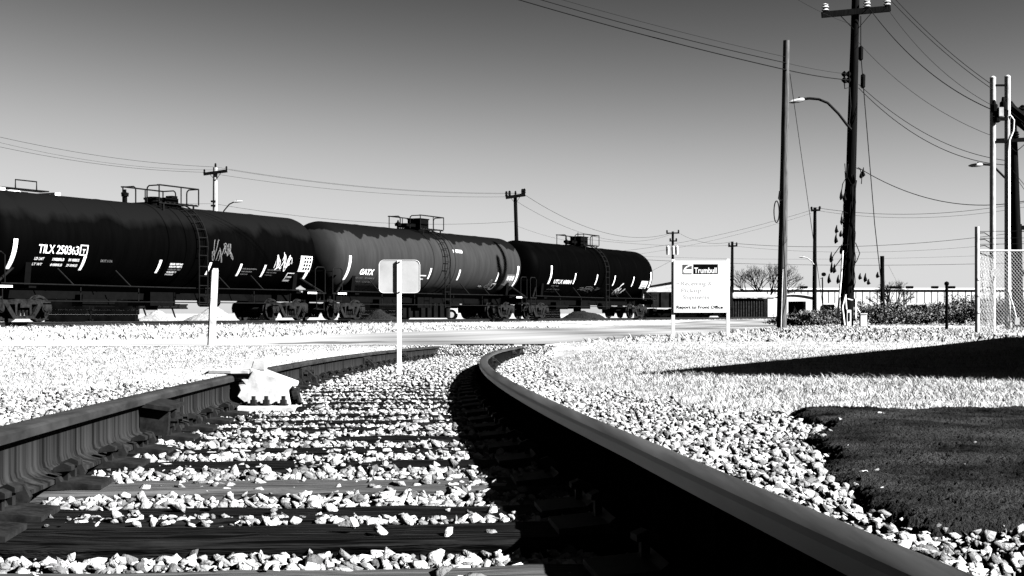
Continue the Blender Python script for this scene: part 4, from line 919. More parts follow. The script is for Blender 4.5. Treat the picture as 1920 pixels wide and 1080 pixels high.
# shed outside the frame on the right, whose long shadow crosses the lawn
al = Vector((math.sin(R(SUN_AZ)), math.cos(R(SUN_AZ)), 0)); Hs = 2.75; ap = at(1214, 712, 12.2); ln = Hs / math.tan(R(SUN_EL)); cnr = Vector((ap.x, ap.y, 0)) + al * ln
fd = Vector((10.4, 20.6, 0)).normalized()
gs = empty('storage_shed', (cnr.x, cnr.y, gz1(cnr.x, cnr.y)), math.atan2(fd.y, fd.x), label='plain metal storage shed beyond the right edge of the photo, shading the lawn', cat='shed')
Hs -= gs.location.z + .08
m = MB(); m.box((13, -3.0, Hs / 2), (26, 6, Hs)); m.build('wall', M['wall'], gs)
m = MB(); m.prism([(-6.02, Hs), (0.02, Hs), (0.02, Hs + .06), (-3, Hs + .12), (-6.02, Hs + .06)], (-.03, 0, 0), (0, 1, 0), (0, 0, 1), (26.06, 0, 0)); m.build('roof', M['galv'], gs)
m = MB(); m.box((6, .03, 1.05), (2.4, .05, 2.1)); dd = m.build('door', M['gond'], gs); MB().box((7.0, .07, 1.0), (.05, .05, .2)).build('handle', M['black'], dd)

# ------------------------------------------------------------------ poles
def pole_mb(pts, Y, r0, r1, seed=0):
    """tapered pole through photo pixels (bottom first)"""
    rr = random.Random(seed); P = [at(x, y, Y) for x, y in pts]; a, b = P[0], P[-1]; n = 14; Q = []; W_ = []
    a = a.copy(); a.z = min(a.z, gz1(a.x, a.y)) - .2
    for i in range(n + 1):
        f = i / n; q = a.lerp(b, f); Q.append(q); W_.append((r0 + (r1 - r0) * f) * (1 + rr.uniform(-.03, .03)))
    return MB().tube(Q, W_, 12)
def insul(p, h=.22, r=.07):
    return MB().lathe([(0, r * .5), (h * .15, r), (h * .35, r * .55), (h * .5, r), (h * .7, r * .6), (h * .85, r * .8), (h, r * .2)], p, (0, 0, 1), 10)
def crossarm(par, pL, pR, Y, mk, w=.1, brace=.55, ins=(0.04, .96), dY=0.0, mi='pole_dark', ih=.24, ir=.08):
    a, b = at(*pL, Y) + Vector((0, -.2, 0)), at(*pR, Y) + Vector((0, -.2 + dY, 0)); m = MB(); m.bar(a, b, w, w * 1.2); ca = m.build('crossarm', M[mk], par)
    for f in ins: insul(a.lerp(b, f) + Vector((0, 0, w * .6)), ih, ir).build('insulator', M[mi], ca)
    c = a.lerp(b, .5)
    if brace:
        for f in (.27, .73): MB().bar(a.lerp(b, f) - Vector((0, 0, w * .5)), c - Vector((0, -.05, brace)), .03, .03).build('brace', M[mk], ca)
    return ca
def upole(pts, Y, r0, r1, mk, label, name='utility_pole', seed=0):
    o = empty(name, (0, 0, 0), label=label, cat='utility pole', group='poles along the road and the tracks')
    pole_mb(pts, Y, r0, r1, seed).build('shaft', M[mk], o, 40); return o
def arm_lamp(pts, head, Y, r, label, mk='pipe', mh='galv'):
    o = empty('street_lamp', (0, 0, 0), label=label, cat='street lamp', group='street lamps on poles')
    MB().tube([at(x, y, Y) for x, y in pts], r, 8).build('arm', M[mk], o, 40)
    a, b = at(*head[0], Y), at(*head[1], Y); d = (b - a); m = MB(); w = r * 1.7
    m.tube([a - d * .02, a + d * .12, a + d * .4, a + d * .8, b], [w * .4, w * .8, w, w * .8, w * .3], 8); hd = m.build('lamp_head', M[mh], o, 40)
    MB().lathe([(0, w * .35), (w * .7, w * .35), (w * .9, w * .2)], a.lerp(b, .35) + Vector((0, 0, w * .7)), (0, 0, 1), 8).build('photocell', M['pipe'], hd)
    return o
# tall plain pole with the meter coil
pA = upole([(1465, 617), (1474.5, 76)], 54, .20, .125, 'pole', 'tall plain timber pole without crossarm, a cable coil on its left side', seed=3)
m = MB(); c0 = at(1456, 397, 53.8); m.tube([c0 + Vector((.10 * math.cos(g), 0, .42 * math.sin(g))) for g in np.linspace(0, 4 * math.pi, 40)], .022, 6); m.build('cable_coil', M['wire'], pA)
MB().tube([at(1462, 358, 53.7), at(1460, 372, 53.7), at(1463, 377, 53.7), at(1468, 374, 53.7)], .03, 6).build('hook_bracket', M['pipe'], pA)
MB().tube([at(1467.5, 505, 53.7), at(1464, 617, 53.7)], .028, 6).build('conduit', M['galv'], pA)
MB().tube([at(1469, 300, 53.75), at(1468, 420, 53.75), at(1474, 560, 53.7), at(1466, 600, 53.75)], .018, 6).build('ground_cable', M['wire'], pA)
# dark pole with vines, crossarm and lamp
Yv = 65; pB = upole([(1588, 612), (1606, -70)], Yv, .30, .17, 'pole_dark', 'tall black pole wrapped in vines, with crossarm and white insulators', seed=5)
crossarm(pB, (1539, 29.5), (1667, 18), Yv, 'pole_dark', .22, .9, (.05, .66, .955), mi='glass_ins', ih=.38, ir=.19)
for (x, y) in ((1591, 139), (1591, 150)): MB().lathe([(0, .05), (.1, .16), (.2, .07), (.3, .16), (.42, .05)], at(x + 4, y, Yv - .25), (-1, 0, 0), 10).build('strain_insulator', M['pole_dark'], pB)
MB().tube([at(1594, 152, Yv - .2), at(1583, 156, Yv - .2), at(1584, 166, Yv - .2), at(1593, 164, Yv - .2), at(1595, 200, Yv - .25), at(1592, 230, Yv - .25), at(1596, 245, Yv - .25)], .03, 6).build('drop_cable', M['wire'], pB)
m = MB(); rr = random.Random(3)                       # flayed bark and vine stems round the lower part
for s in range(16):
    g0 = rr.random() * 6.3; tw = rr.uniform(-1.2, 1.2); y0, y1 = rr.uniform(500, 612), rr.uniform(300, 430); Q = []
    for i in range(14):
        f = i / 13; y = y0 + (y1 - y0) * f; c = at(1588 + (612 - y) * .0264, y, Yv); rad = .29 + .04 * math.sin(i * 1.7 + s); Q.append(c + Vector((math.cos(g0 + tw * f) * rad, math.sin(g0 + tw * f) * rad, 0)))
    m.tube(Q, [.012 + .022 * rr.random() for _ in Q], 6)
m.build('vine_stem', M['twig'], pB)
pods = ((1577, 368), (1583, 372), (1578, 415), (1568, 432), (1576, 440), (1567, 450), (1577, 470), (1558, 485), (1559, 505), (1564, 506), (1554, 525), (1571, 526), (1612, 520), (1622, 523), (1628, 530), (1614, 330), (1618, 326), (1645, 517))
for i, (x, y) in enumerate(pods):
    b0_ = at(x, y, Yv - .4); z = rr.uniform(.18, .34); MB().tube([b0_ + Vector((.03, 0, z)), b0_ + Vector((.0, 0, z * .4)), b0_ + Vector((.02, 0, -z * .2)), b0_ + Vector((-.03, 0, -z * .55))], [.015, .05, .10, .02], 6).build('seed_pod', M['twig'], pB)
for i, P_ in enumerate((((1592, 458), (1575, 462), (1562, 480), (1558, 500)), ((1590, 470), (1578, 484), (1566, 500), (1562, 512)), ((1596, 345), (1588, 330), (1580, 345), (1576, 372)), ((1606, 315), (1613, 318), (1616, 330), (1615, 345)), ((1590, 400), (1580, 396), (1577, 410), (1578, 422)), ((1604, 455), (1612, 475), (1606, 490), (1598, 500)))):
    MB().tube([at(x, y, Yv - .45) for x, y in P_], .022, 5).build('vine_tendril', M['twig'], pB)
MB().tube([at(1580, 470, Yv - .7), at(1577, 520, Yv - .7), at(1570, 598, Yv - .7)], .045, 6).build('guy_guard', M['white'], pB)
MB().tube([at(1585, 552, Yv - .8), at(1579, 575, Yv - .8), at(1583, 610, Yv - .8)], .055, 6).build('bent_conduit', M['white'], pB)
m = MB(); a, b = at(1587.5, 581, Yv - .75), at(1595.5, 611, Yv - .75); m.box((a + b) / 2, (b.x - a.x, .14, a.z - b.z)); bx_ = m.build('meter_box', M['white'], pB); MB().box((a + b) / 2 + Vector((0, -.075, .05)), (.07, .02, .4)).build('meter_slot', M['dark'], bx_)
MB().tube([at(1584.5, 553, Yv - .72), at(1586.5, 580, Yv - .72)], .05, 6).build('riser_pipe', M['white'], pB)
MB().tube([at(1604, 560, Yv - .6), at(1604, 596, Yv - .6)], .05, 6).build('riser_pipe', M['white'], pB)
MB().bar(at(1589, 560, Yv - .5), at(1600, 563, Yv - .5), .05, .05).build('pole_strap', M['white'], pB)
a, b = at(1612.5, 589, Yv - .5), at(1624, 612, Yv - .5); cb = empty('utility_cabinet', ((a.x + b.x) / 2, Yv - .5, -.15), label='small white utility cabinet at the foot of the vine-covered pole', cat='cabinet')
MB().box((0, 0, (a.z + .15) / 2), (b.x - a.x, .3, a.z + .15)).build('housing', M['white'], cb); MB().box((0, 0, a.z + .165), (b.x - a.x + .05, .36, .035)).build('lid', M['white'], cb)
MB().tube([at(1612, 586, Yv - .5) - cb.location, at(1605, 575, Yv - .55) - cb.location], .03, 6).build('cable_duct', M['white'], cb)
arm_lamp([(1596, 243), (1588, 234), (1572, 213), (1552, 193), (1535, 186), (1518, 184.5), (1508, 185.5)], ((1509, 186), (1479, 192)), Yv - .3, .062, 'street lamp on a long curved arm from the black vine-covered pole')
# back-row poles
pC = upole([(403, 600), (403.5, 314)], 95, .22, .15, 'pole_pale', 'pale pole with one crossarm rising behind the first tank car', seed=6); crossarm(pC, (383, 327), (427, 321), 95, 'pole_dark', .16, .55, (.03, .97)); insul(at(404, 314, 95), .3, .09).build('insulator', M['pole_dark'], pC)
for y in (378, 386): MB().box(at(401, y, 95) - Vector((0, .2, 0)), (.3, .2, .12)).build('cable_clamp', M['pipe'], pC)
arm_lamp([(404, 425), (411, 412), (420, 395), (430, 383), (440, 378)], ((438, 378.5), (455, 377)), 94.6, .045, 'street lamp on a curved arm, right of the pale pole behind the first tank car', mh='galv')
pD = upole([(973, 600), (966, 366)], 112, .20, .14, 'pole_dark', 'dark pole with a braced crossarm above the gap after the grey tank car', seed=7); crossarm(pD, (948, 371), (985, 365.5), 112, 'pole_dark', .2, .6, (.04, .2, .85, .95), ih=.4, ir=.13); insul(at(966.5, 367, 112), .4, .1).build('insulator', M['pole_dark'], pD)
pE = upole([(1261, 598), (1261.5, 434)], 160, .20, .13, 'pole_dark', 'thin far pole with three small transformers directly behind the name board', seed=8); crossarm(pE, (1249, 437.5), (1273, 437), 160, 'pole_dark', .12, 0, (.05, .95), ih=.3, ir=.12); crossarm(pE, (1255, 452), (1269, 452), 160, 'pole_dark', .12, 0, (.1, .9), ih=.25, ir=.12)
for x in (1252, 1262, 1269): MB().lathe([(0, .16), (.5, .2), (.9, .2), (1.05, .1)], at(x, 477.5, 159.7), (0, 0, 1), 12).build('transformer', M['galv'], pE)
pF = upole([(1372.5, 598), (1373, 453)], 150, .20, .14, 'pole_dark', 'thin dark pole standing just right of the name board', seed=9); crossarm(pF, (1365, 462), (1382, 461), 150, 'pole_dark', .14, 0, (.08, .92), ih=.3, ir=.12)
for y, h in ((569.5, .5), (587, .28)): MB().box(at(1374, y, 149.6), (.34, .2, h)).build('meter_box', M['white'], pF)
pG = upole([(1527, 592), (1528, 389)], 140, .24, .16, 'pole_dark', 'slim dark pole with a short crossarm between the two tall poles', seed=10); crossarm(pG, (1520, 395), (1537, 394), 140, 'pole_dark', .16, 0, (.05, .95), ih=.3, ir=.14)
arm_lamp([(1526, 496), (1521, 489), (1514, 484), (1507, 482)], ((1509, 482), (1498, 482)), 139.6, .05, 'small pale street lamp on the slim dark pole before the garage', mk='galv')
upole([(1655, 562), (1654, 480)], 135, .22, .2, 'pole_dark', 'short black pole stump above the hedge, without wires or arms', seed=11)
lp = empty('yard_lamp', (0, 0, 0), label='small dark yard lamp on a short pole left of the vine-covered pole', cat='lamp')
MB().tube([at(1543, 592, 145), at(1542, 520, 145)], .07, 8).build('shaft', M['pole_dark'], lp); MB().lathe([(0, .1), (.1, .24), (.3, .24), (.4, .1)], at(1544.5, 518, 145), (0, 0, 1), 10).build('lamp_head', M['dark'], lp); MB().bar(at(1538, 522, 145), at(1543, 522, 145), .06, .06).build('lamp_arm', M['pole_dark'], lp)
# black pipe bollard
bo = empty('bollard', at(1775, 618, 52), label='slim black pipe bollard with a ball top standing before the hedge', cat='bollard'); hb = (618 - 534) / F * 52
MB().tube([(0, 0, -.2), (0, 0, hb)], .058, 12).build('pipe', M['black'], bo, 40); MB().lathe([(-.09, .02), (-.06, .07), (0, .095), (.06, .075), (.095, .0)], (0, 0, hb + .04), (0, 0, 1), 12).build('ball_top', M['black'], bo, 40)
# steel H-frame
Yh = 50; hf = empty('steel_mast', (0, 0, 0), label='tall twin-tube galvanised mast with dark gear between its tubes', cat='mast')
for (xb, yb, xt, yt) in ((1861, 618, 1861.5, 148), (1889, 598, 1889, 146)):
    a, b = at(xb, yb, Yh), at(xt, yt, Yh); a.z = -.2; MB().tube([a, b], .105, 14).build('tube', M['galv'], hf, 40); MB().lathe([(0, .11), (.05, .11), (.1, .05)], b, (0, 0, 1), 12).build('tube_cap', M['galv'], hf, 40)
for y, x0_, x1_, h in ((160, 1861, 1889, .07), (266, 1861, 1889, .09), (212, 1861, 1889, .2), (223, 1861, 1889, .12)): MB().bar(at(x0_, y, Yh - .05), at(x1_, y, Yh - .05), h, h).build('cross_brace', M['black'], hf)
for x, y, h in ((1881, 202, .5), (1864, 205, .45), (1869, 224, .3)): MB().lathe([(0, .06), (.04, .13), (h * .6, .13), (h * .7, .07), (h, .05)], at(x, y + 6, Yh - .15), (0, 0, 1), 10).build('insulator', M['black'], hf)
MB().box(at(1876, 210, Yh - .2), (.16, .2, .32)).build('switch_box', M['galv'], hf)
MB().tube([at(1894, 216, Yh - .1), at(1901, 225, Yh - .1), at(1900, 245, Yh - .1), at(1893, 262, Yh - .1), at(1890.5, 285, Yh - .15), at(1890, 545, Yh - .15), at(1900, 575, Yh - .15), at(1906, 600, Yh - .15)], .034, 8).build('cable_riser', M['white'], hf, 40)
MB().box(at(1906.5, 602, Yh - .2), (.16, .12, .26)).build('junction_box', M['galv'], hf)
pJ = upole([(1910, 600), (1898, 205)], 60, .25, .17, 'pole_dark', 'leaning dark pole with heavy double beam at the far right edge', seed=12)
crossarm(pJ, (1856, 265), (1950, 262), 59.8, 'pole_dark', .14, .5, (.02, .5, .7), ih=.3, ir=.12)
for dy in (0, 17): MB().bar(at(1890, 196 + dy, 59.5), at(1960, 252 + dy, 57), .2, .24).build('heavy_beam', M['pole_dark'], pJ)
MB().bar(at(1896, 190, 59.6), at(1950, 262, 59.6), .06, .06).build('stay_rod', M['pipe'], pJ)
for x, y in ((1912, 212), (1917, 208)): insul(at(x, y + 6, 59.4), .4, .14).build('insulator', M['pole_dark'], pJ)
arm_lamp([(1894, 343), (1884, 333), (1868, 317), (1856, 309), (1842, 308)], ((1843, 308.5), (1816, 311)), 59.2, .05, 'street lamp on a curved arm left of the twin-tube mast')
pK = upole([(1916, 600), (1913.5, 420)], 66, .07, .06, 'pole_dark', 'thin black post at the right edge inside the fence', seed=13); MB().box(at(1915, 427, 66), (.3, .15, .2)).build('bracket', M['pole_dark'], pK); MB().box(at(1916, 512, 66), (.2, .15, .3)).build('bracket', M['pole_dark'], pK)

# ------------------------------------------------------------------ chain-link fence
Yf = 43; fn = empty('chain_link_fence', (0, 0, 0), label='chain-link fence with barbed-wire arms at the right edge', cat='fence')
q0, q1 = at(1832, 625, Yf), at(1862, 617, 47); q2 = at(2010, 622, 44)
def fpost(p, ytop, Y, r, m='galv'):
    t_ = at(p[0], ytop, Y); b = at(p[0], 600, Y); b.z = -.25; MB().tube([b, t_], r, 12).build('post', M[m], fn, 40); return t_
fpost((1832, 0), 425, Yf, .07); fpost((1863, 0), 517, 46.9, .045, 'white'); fpost((2010, 0), 470, 44, .05)
ra = at(1834, 470, Yf); rb_ = at(2010, 470, 44); MB().tube([ra, rb_], .028, 8).build('top_rail', M['galv'], fn)
rc = at(1834, 473, Yf + .05); rd = at(1863, 484, 47); MB().tube([rc, rd], .022, 8).build('return_rail', M['black'], fn)
def mesh_panel(a, b, zb_, zt_, name, s=.12, r=.006):
    d = b - a; L_ = math.hypot(d.x, d.y); u = Vector((d.x / L_, d.y / L_, 0)); m = MB(); H = zt_ - zb_
    n = int((L_ + H) / s)
    for i in range(n):
        for sg_ in (1, -1):
            x = i * s - (H if sg_ > 0 else 0); p_, e_ = (x, 0.0), (x + sg_ * H, H)
            if sg_ < 0: p_, e_ = (x, 0.0), (x - H, H)
            t0, t1 = 0.0, 1.0; dx_ = e_[0] - p_[0]
            lo, hi = sorted(((0 - p_[0]) / dx_, (L_ - p_[0]) / dx_)); t0, t1 = max(t0, lo), min(t1, hi)
            if t1 - t0 < .02: continue
            A_ = a + u * (p_[0] + dx_ * t0); A_.z = zb_ + H * t0; B_ = a + u * (p_[0] + dx_ * t1); B_.z = zb_ + H * t1
            m.tube([A_, B_], r, 3, False)
    return m.build(name, M['mesh_wire'], fn)
a, b = at(1834, 0, Yf), at(2010, 0, 44); mesh_panel(Vector((a.x, a.y, 0)), Vector((b.x, b.y, 0)), -.17, ra.z, 'wire_mesh')
a, b = at(1834, 0, Yf), at(1863, 0, 46.9); mesh_panel(Vector((a.x, a.y + .05, 0)), Vector((b.x, b.y, 0)), -.17, ra.z - .05, 'return_mesh', .42, .007)
for y0, y1 in ((437, 446), (450, 457), (462, 468)): MB().tube([at(1834, y0, Yf), at(1846, (y0 + y1) / 2 - 5, Yf + .4), at(1860, y1, Yf + 3.4)], .014, 5).build('barbed_arm', M['black'], fn)
for y in (434, 447, 458): MB().tube([at(1834, y, Yf), at(1930, y - 1, 44)], .008, 4).build('barbed_wire', M['black'], fn)
for y in (523, 554, 585): MB().bar(at(1833, y, Yf - .06), at(1838, y, Yf - .06), .05, .05).build('hinge', M['white'], fn)
MB().box(at(1867, 511, 46.8), (.28, .03, .26)).build('notice_plate', M['alu'], fn)
MB().box(at(1846, 533, 46), (.12, .06, .9)).build('pale_panel', M['galv'], fn)
kb = MB(); kb.bar(at(1630, 613.5, 58), at(1832, 613.5, 58), .35, .1); o = kb.build('kerb', M['wall']); tag(o, 'long pale concrete kerb in front of the hedge', 'kerb')

# ------------------------------------------------------------------ wires
def wire(p, q, sag, r, label, n=26):
    p, q = Vector(p), Vector(q); P_ = [p.lerp(q, i / n) - Vector((0, 0, 4 * sag * (i / n) * (1 - i / n))) for i in range(n + 1)]
    o = MB().tube(P_, r, 5).build('overhead_wire', M['wire']); tag(o, label, 'wire', 'overhead wires'); return o
T1 = 'wire from the top edge to the plain tall pole, '
wire(at(560, -132, 46), at(1474, 131, 53.8), .25, .02, T1 + 'lowest and thickest of three'); wire(at(1474, 131, 53.8), at(1592, 150, Yv - .25), .05, .02, 'short thick wire between the plain tall pole and the vine-covered pole, lower one')
wire(at(640, -120, 46), at(1474, 118, 53.8), .25, .016, T1 + 'middle of three'); wire(at(1474, 118, 53.8), at(1592, 139, Yv - .25), .05, .008, 'short thin wire between the plain tall pole and the vine-covered pole, upper one')
wire(at(700, -110, 46), at(1474, 107, 53.8), .2, .008, T1 + 'thin topmost of three')
T2 = 'wire from the top right edge down to the twin-tube mast, '
wire(at(1560, -130, 50), at(1862, 168, 49.9), .45, .014, T2 + 'left of the thick pair'); wire(at(1572, -130, 50), at(1862, 160, 49.9), .45, .014, T2 + 'right of the thick pair')
wire(at(1627, 12, Yv - .2), at(1861, 206, Yh), .6, .018, 'dark wire from the middle insulator of the vine-covered pole to the mast'); wire(at(1661, 12, Yv - .2), at(1861, 198, Yh), .5, .009, 'thin wire from the right insulator of the vine-covered pole to the mast')
wire(at(1480, -10, 55), at(1598, 46, Yv), .1, .008, 'thin wire from the top edge to the black pole below its crossarm'); wire(at(1610, 80, Yv), at(1861, 255, Yh), .5, .009, 'thin wire from high on the black pole to the middle of the mast')
wire(at(1610, 158, Yv), at(1905, 303, 60), .75, .014, 'upper wire of the sagging pair right of the lamp pole'); wire(at(1610, 165, Yv), at(1905, 310, 60), .9, .016, 'lower wire of the sagging pair right of the lamp pole')
wire(at(1609, 314, Yv), at(1960, 368, 60), .95, .018, 'deeply sagging cable from the vines to the far right edge')
wire(at(1481, 138, 54), at(1548, 612, 58), 0.0, .012, 'straight guy wire slanting down from the plain tall pole'); g_ = [(1614, 30), (1614, 100), (1618, 152), (1640, 420), (1660, 600)]
o = MB().tube([at(x, y, Yv - .3 + i * .6) for i, (x, y) in enumerate(g_)], .02, 6).build('guy_wire', M['wire']); tag(o, 'thick guy wire with two black strain insulators beside the black pole', 'wire', 'overhead wires')
for y in (100, 152): MB().lathe([(-.35, .04), (-.28, .11), (.28, .11), (.35, .04)], at(1614 + (y > 120) * 4, y, Yv + (0.3 if y < 120 else .9)), (0.02, 0, 1), 10).build('strain_insulator', M['black'], o)
wire(at(1903, 210, 60), at(1960, 290, 52), .1, .014, 'short wire slanting off the right edge from the leaning pole'); wire(at(1903, 330, 60), at(1990, 440, 50), .1, .012, 'lower short wire slanting off the right edge from the leaning pole'); wire(at(1898, 318, 60), at(1990, 420, 50), .1, .012, 'middle short wire slanting off the right edge from the leaning pole')
W3 = 'faint wire in the left sky to the pale pole, '
wire(at(-60, 243, 80), at(404, 313, 95), .4, .011, W3 + 'highest'); wire(at(-60, 262, 80), at(384, 323, 95), .4, .011, W3 + 'lowest'); wire(at(-60, 252, 80), at(426, 318, 95), .6, .008, W3 + 'middle')
W4 = 'faint wire between the pale pole and the braced crossarm pole, '
wire(at(404, 313, 95), at(966, 362, 112), .5, .009, W4 + 'highest'); wire(at(384, 323, 95), at(949, 369, 112), .5, .010, W4 + 'lowest of the upper three'); wire(at(426, 318, 95), at(985, 363, 112), .5, .008, W4 + 'middle of the upper three')
wire(at(-60, 372, 90), at(402, 382, 95), .1, .009, 'low faint wire reaching the pale pole just above the first tank car'); wire(at(402, 382, 95), at(968, 415, 112), .7, .011, 'low faint wire passing just above the grey tank car')
W5 = 'wire descending from the braced crossarm pole to the pole behind the name board, '
wire(at(985, 366, 112), at(1262, 436, 160), 1.7, .016, W5 + 'upper'); wire(at(966, 376, 112), at(1262, 438, 160), 1.9, .012, W5 + 'lower'); wire(at(970, 424, 112), at(1120, 458, 130), .3, .008, 'short faint wire ending above the farthest tank car')
wire(at(1273, 437, 160), at(1373, 453, 150), .6, .014, 'wire between the two thin poles behind the name board'); wire(at(1095, 448, 130), at(1372, 460, 150), .3, .011, 'nearly level wire above the farthest tank car to the thin pole')
wire(at(1373, 456, 150), at(1960, 428, 120), .9, .02, 'long sagging dark wire across the right sky above the hedge, upper'); wire(at(1373, 461, 150), at(1960, 448, 120), .9, .011, 'long sagging thin wire across the right sky above the hedge, lower')
wire(at(1528, 389, 140), at(1960, 372, 120), 1.0, .02, 'wire sagging from the slim dark pole to the right edge, upper'); wire(at(1528, 394, 140), at(1960, 381, 120), 1.0, .014, 'wire sagging from the slim dark pole to the right edge, lower')
wire(at(1521, 394, 140), at(1150, 472, 170), .6, .014, 'wire rising to the slim dark pole across the name board, upper'); wire(at(1521, 400, 140), at(1150, 482, 170), .6, .010, 'wire rising to the slim dark pole across the name board, lower')
wire(at(1190, 486, 160), at(1960, 491, 140), .5, .02, 'level dark wire just above the warehouse roof'); wire(at(1190, 480, 160), at(1960, 474, 140), .5, .010, 'level faint wire second above the warehouse roof')
wire(at(1222, 508, 165), at(1262, 487, 160), .02, .014, 'short stay wire between the last tank car and the name board')
wire(at(1666, 498, 135), at(1690, 545, 137), 0, .010, 'short thin stay right of the black pole stump')

# ------------------------------------------------------------------ hedge shrubs, bare tree
def shrub(px, pyb, Y, w, h, n, label, dens=1.0, base=None):
    c = at(px, pyb, Y); c.z = max(gz1(c.x, c.y), -.15) if base is None else base
    o = empty('shrub', c, label=label, cat='shrub', group='shrubs of the rough hedge')
    m = MB(); rr = random.Random(int(px))
    tips = []
    for s in range(9):
        g = rr.random() * 6.3; e = Vector((math.cos(g) * w * .42 * rr.uniform(.3, 1), math.sin(g) * w * .3, h * rr.uniform(.5, .95))); md = e * .5 + Vector((rr.uniform(-.1, .1), 0, h * .12))
        m.tube([(0, 0, -.05), md, e], [.035, .022, .008], 5); tips.append(e); tips.append(md)
    for s in range(30):
        a_ = rr.choice(tips); m.tube([a_, a_ + Vector((rr.uniform(-.4, .4), rr.uniform(-.3, .3), rr.uniform(0, .45)))], [.012, .004], 3)
    m.build('stems', M['twig_pale'], o)
    cl = rng.normal(size=(26, 3)) * np.array([w * .24, w * .2, h * .22]) + np.array([0, 0, h * .48]); k_ = rng.integers(0, 26, n)
    P_ = cl[k_] + rng.normal(size=(n, 3)) * np.array([.17 * w, .17 * w, .13 * h]) * .8; P_ = P_[(P_[:, 2] > .03) & (P_[:, 2] < h * 1.05)]; n = len(P_)
    a_ = rng.normal(size=(n, 3)); a_ /= np.linalg.norm(a_, axis=1)[:, None]; b_ = np.cross(a_, rng.normal(size=(n, 3))); b_ /= np.linalg.norm(b_, axis=1)[:, None]
    L_ = rng.uniform(.035, .09, (n, 1)); V = np.stack([P_ - a_ * L_, P_ + b_ * L_ * .45, P_ + a_ * L_, P_ - b_ * L_ * .45], 1).reshape(-1, 3)
    T = np.array([[0, 1, 2], [0, 2, 3]])[None] + (np.arange(n) * 4)[:, None, None]
    part('foliage', np_mesh('foliage', V, T.reshape(-1, 3), M['leaf']), o)
sl = [(1486, 613, 66, 1.3, .55, 'low dark shrub right beside the plain tall pole'), (1512, 613, 70, 2.0, .75, 'low shrub in front of the garage doorway'), (1545, 612, 72, 2.0, .8, 'shrub between the garage and the vine-covered pole'),
      (1568, 612, 74, 1.4, .95, 'shrub touching the left side of the vine-covered pole'), (1640, 611, 74, 2.6, 1.3, 'dense shrub right of the white cabinet'), (1672, 611, 76, 2.4, 1.2, 'shrub below the black pole stump'),
      (1703, 611, 78, 2.4, .85, 'shrub in front of the middle warehouse door, left of the bollard'), (1738, 611, 75, 2.4, 1.0, 'shrub next left of the black bollard'), (1768, 611, 80, 2.6, 1.3, 'shrub directly behind the black bollard'),
      (1800, 610, 76, 2.6, 1.55, 'tallest shrub of the hedge, right of the bollard'), (1834, 611, 74, 2.4, 1.5, 'shrub behind the fence corner post'), (1872, 611, 72, 2.6, 1.4, 'shrub behind the twin-tube mast'), (1912, 611, 72, 2.6, 1.5, 'last shrub of the hedge at the right edge')]
for x, y, Y, w, h, lb in sl: shrub(x, y, Y, w, h, 3600, lb)
def bare_tree(px, pyb, Y, H, label, spread=1.0, seed=1):
    c = at(px, pyb, Y); o = empty('bare_tree', (c.x, c.y, 0), label=label, cat='tree'); rr = random.Random(seed); tr_, cr = MB(), MB()
    def grow(p_, d, l, r, lev, m):
        q_ = p_ + d * l; mid = p_.lerp(q_, .5) + Vector((rr.uniform(-.06, .06), rr.uniform(-.06, .06), 0)) * l
        m.tube([p_, mid, q_], [r, r * .85, r * .66], 6 if lev < 3 else 4, lev < 2)
        if lev > 6: return
        for i in range(2 if rr.random() < .55 or lev == 0 else 3):
            nd = (d + Vector((rr.uniform(-.75, .75) * spread, rr.uniform(-.6, .6) * spread, rr.uniform(-.15, .35)))).normalized(); grow(q_, nd, l * rr.uniform(.62, .85), r * .62, lev + 1, cr)
    for i in range(5):
        d = Vector((-.5 + .28 * i + rr.uniform(-.1, .1), rr.uniform(-.2, .2), 1)).normalized(); grow(Vector(((i - 2) * .12, 0, -.1)), d, H * .30, .17, 0, tr_)
    tr_.build('trunk', M['twig'], o, 60); cr.build('crown', M['twig'], o, 60)
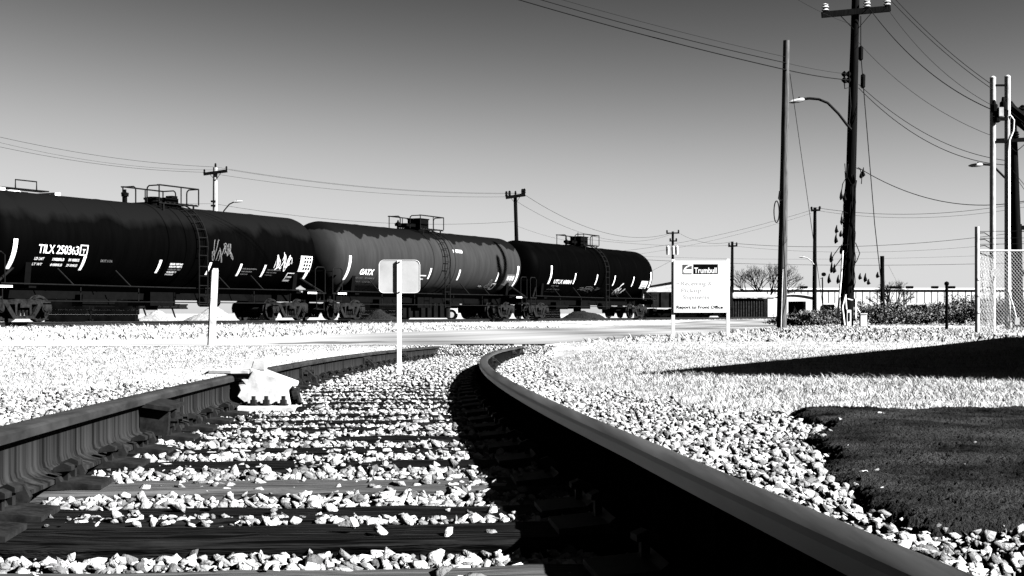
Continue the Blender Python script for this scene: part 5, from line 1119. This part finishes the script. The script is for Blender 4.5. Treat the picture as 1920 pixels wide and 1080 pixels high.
bare_tree(1432, 592, 150, 5.6, 'leafless tree with many thin branches behind the open shed', seed=4)
bare_tree(1672, 575, 150, 3.4, 'small sparse leafless tree right of the black pole stump', .9, seed=8)
shrub(1385, 597, 160, 2.4, 3.4, 900, 'dark bushy growth at the warehouse wall behind the open shed', base=0)

# ------------------------------------------------------------------ stacks of old ties behind the train, crossing timber
def tie_stack(px0, px1, ytop, Y, label):
    a, b = at(px0, 600, Y), at(px1, 600, Y); zt = at(0, ytop, Y).z; w = b.x - a.x
    o = empty('tie_stack', ((a.x + b.x) / 2, Y, 0), .04, label=label, cat='tie stack', group='stacks of old ties behind the train'); n = max(2, int(zt / .19)); rr = random.Random(int(px0))
    for i in range(n):
        for j in range(3):
            m = MB(); m.box((rr.uniform(-.08, .08), -.35 + j * .3, zt / n * (i + .5)), (w * rr.uniform(.93, 1.0), .25, zt / n * .985)); m.build('timber', M['dark'], o)
tie_stack(88, 172, 546, 62, 'dark stack of old ties seen below the first tank car, next to its left wheels'); tie_stack(171, 257, 548, 63, 'dark stack of old ties below the first tank car, ending left of the trailer frame')
tie_stack(452, 516, 556, 70, 'dark stack of old ties left of the right wheels of the first tank car'); tie_stack(636, 745, 558, 88, 'dark stack of old ties behind the dark heap below the grey tank car')
tie_stack(872, 950, 562, 96, 'dark stack of old ties right of the white pickup below the grey tank car'); tie_stack(992, 1050, 566, 112, 'dark stack of old ties between the grey tank car and the sand heap')
for px0, px1, lb in ((846, 962, 'long dark header timber at the road edge, between the curved rails'), (984, 1018, 'short dark header timber at the road edge, right of the curved rails')):
    a, b = at(px0, 646.5, 25.7), at(px1, 646, 25.9); m = MB(); m.bar(a + Vector((0, 0, -.03)), b + Vector((0, 0, -.03)), .2, .085); tag(m.build('header_timber', M['tie']), lb, 'timber')

for o in de.children:
    if o.name.split('.')[0] in ('bracket', 'shoe', 'stop_lug', 'guide_arm', 'base_plate'):
        bv = o.modifiers.new('bevel', 'BEVEL'); bv.width = .007; bv.segments = 2; bv.limit_method = 'ANGLE'
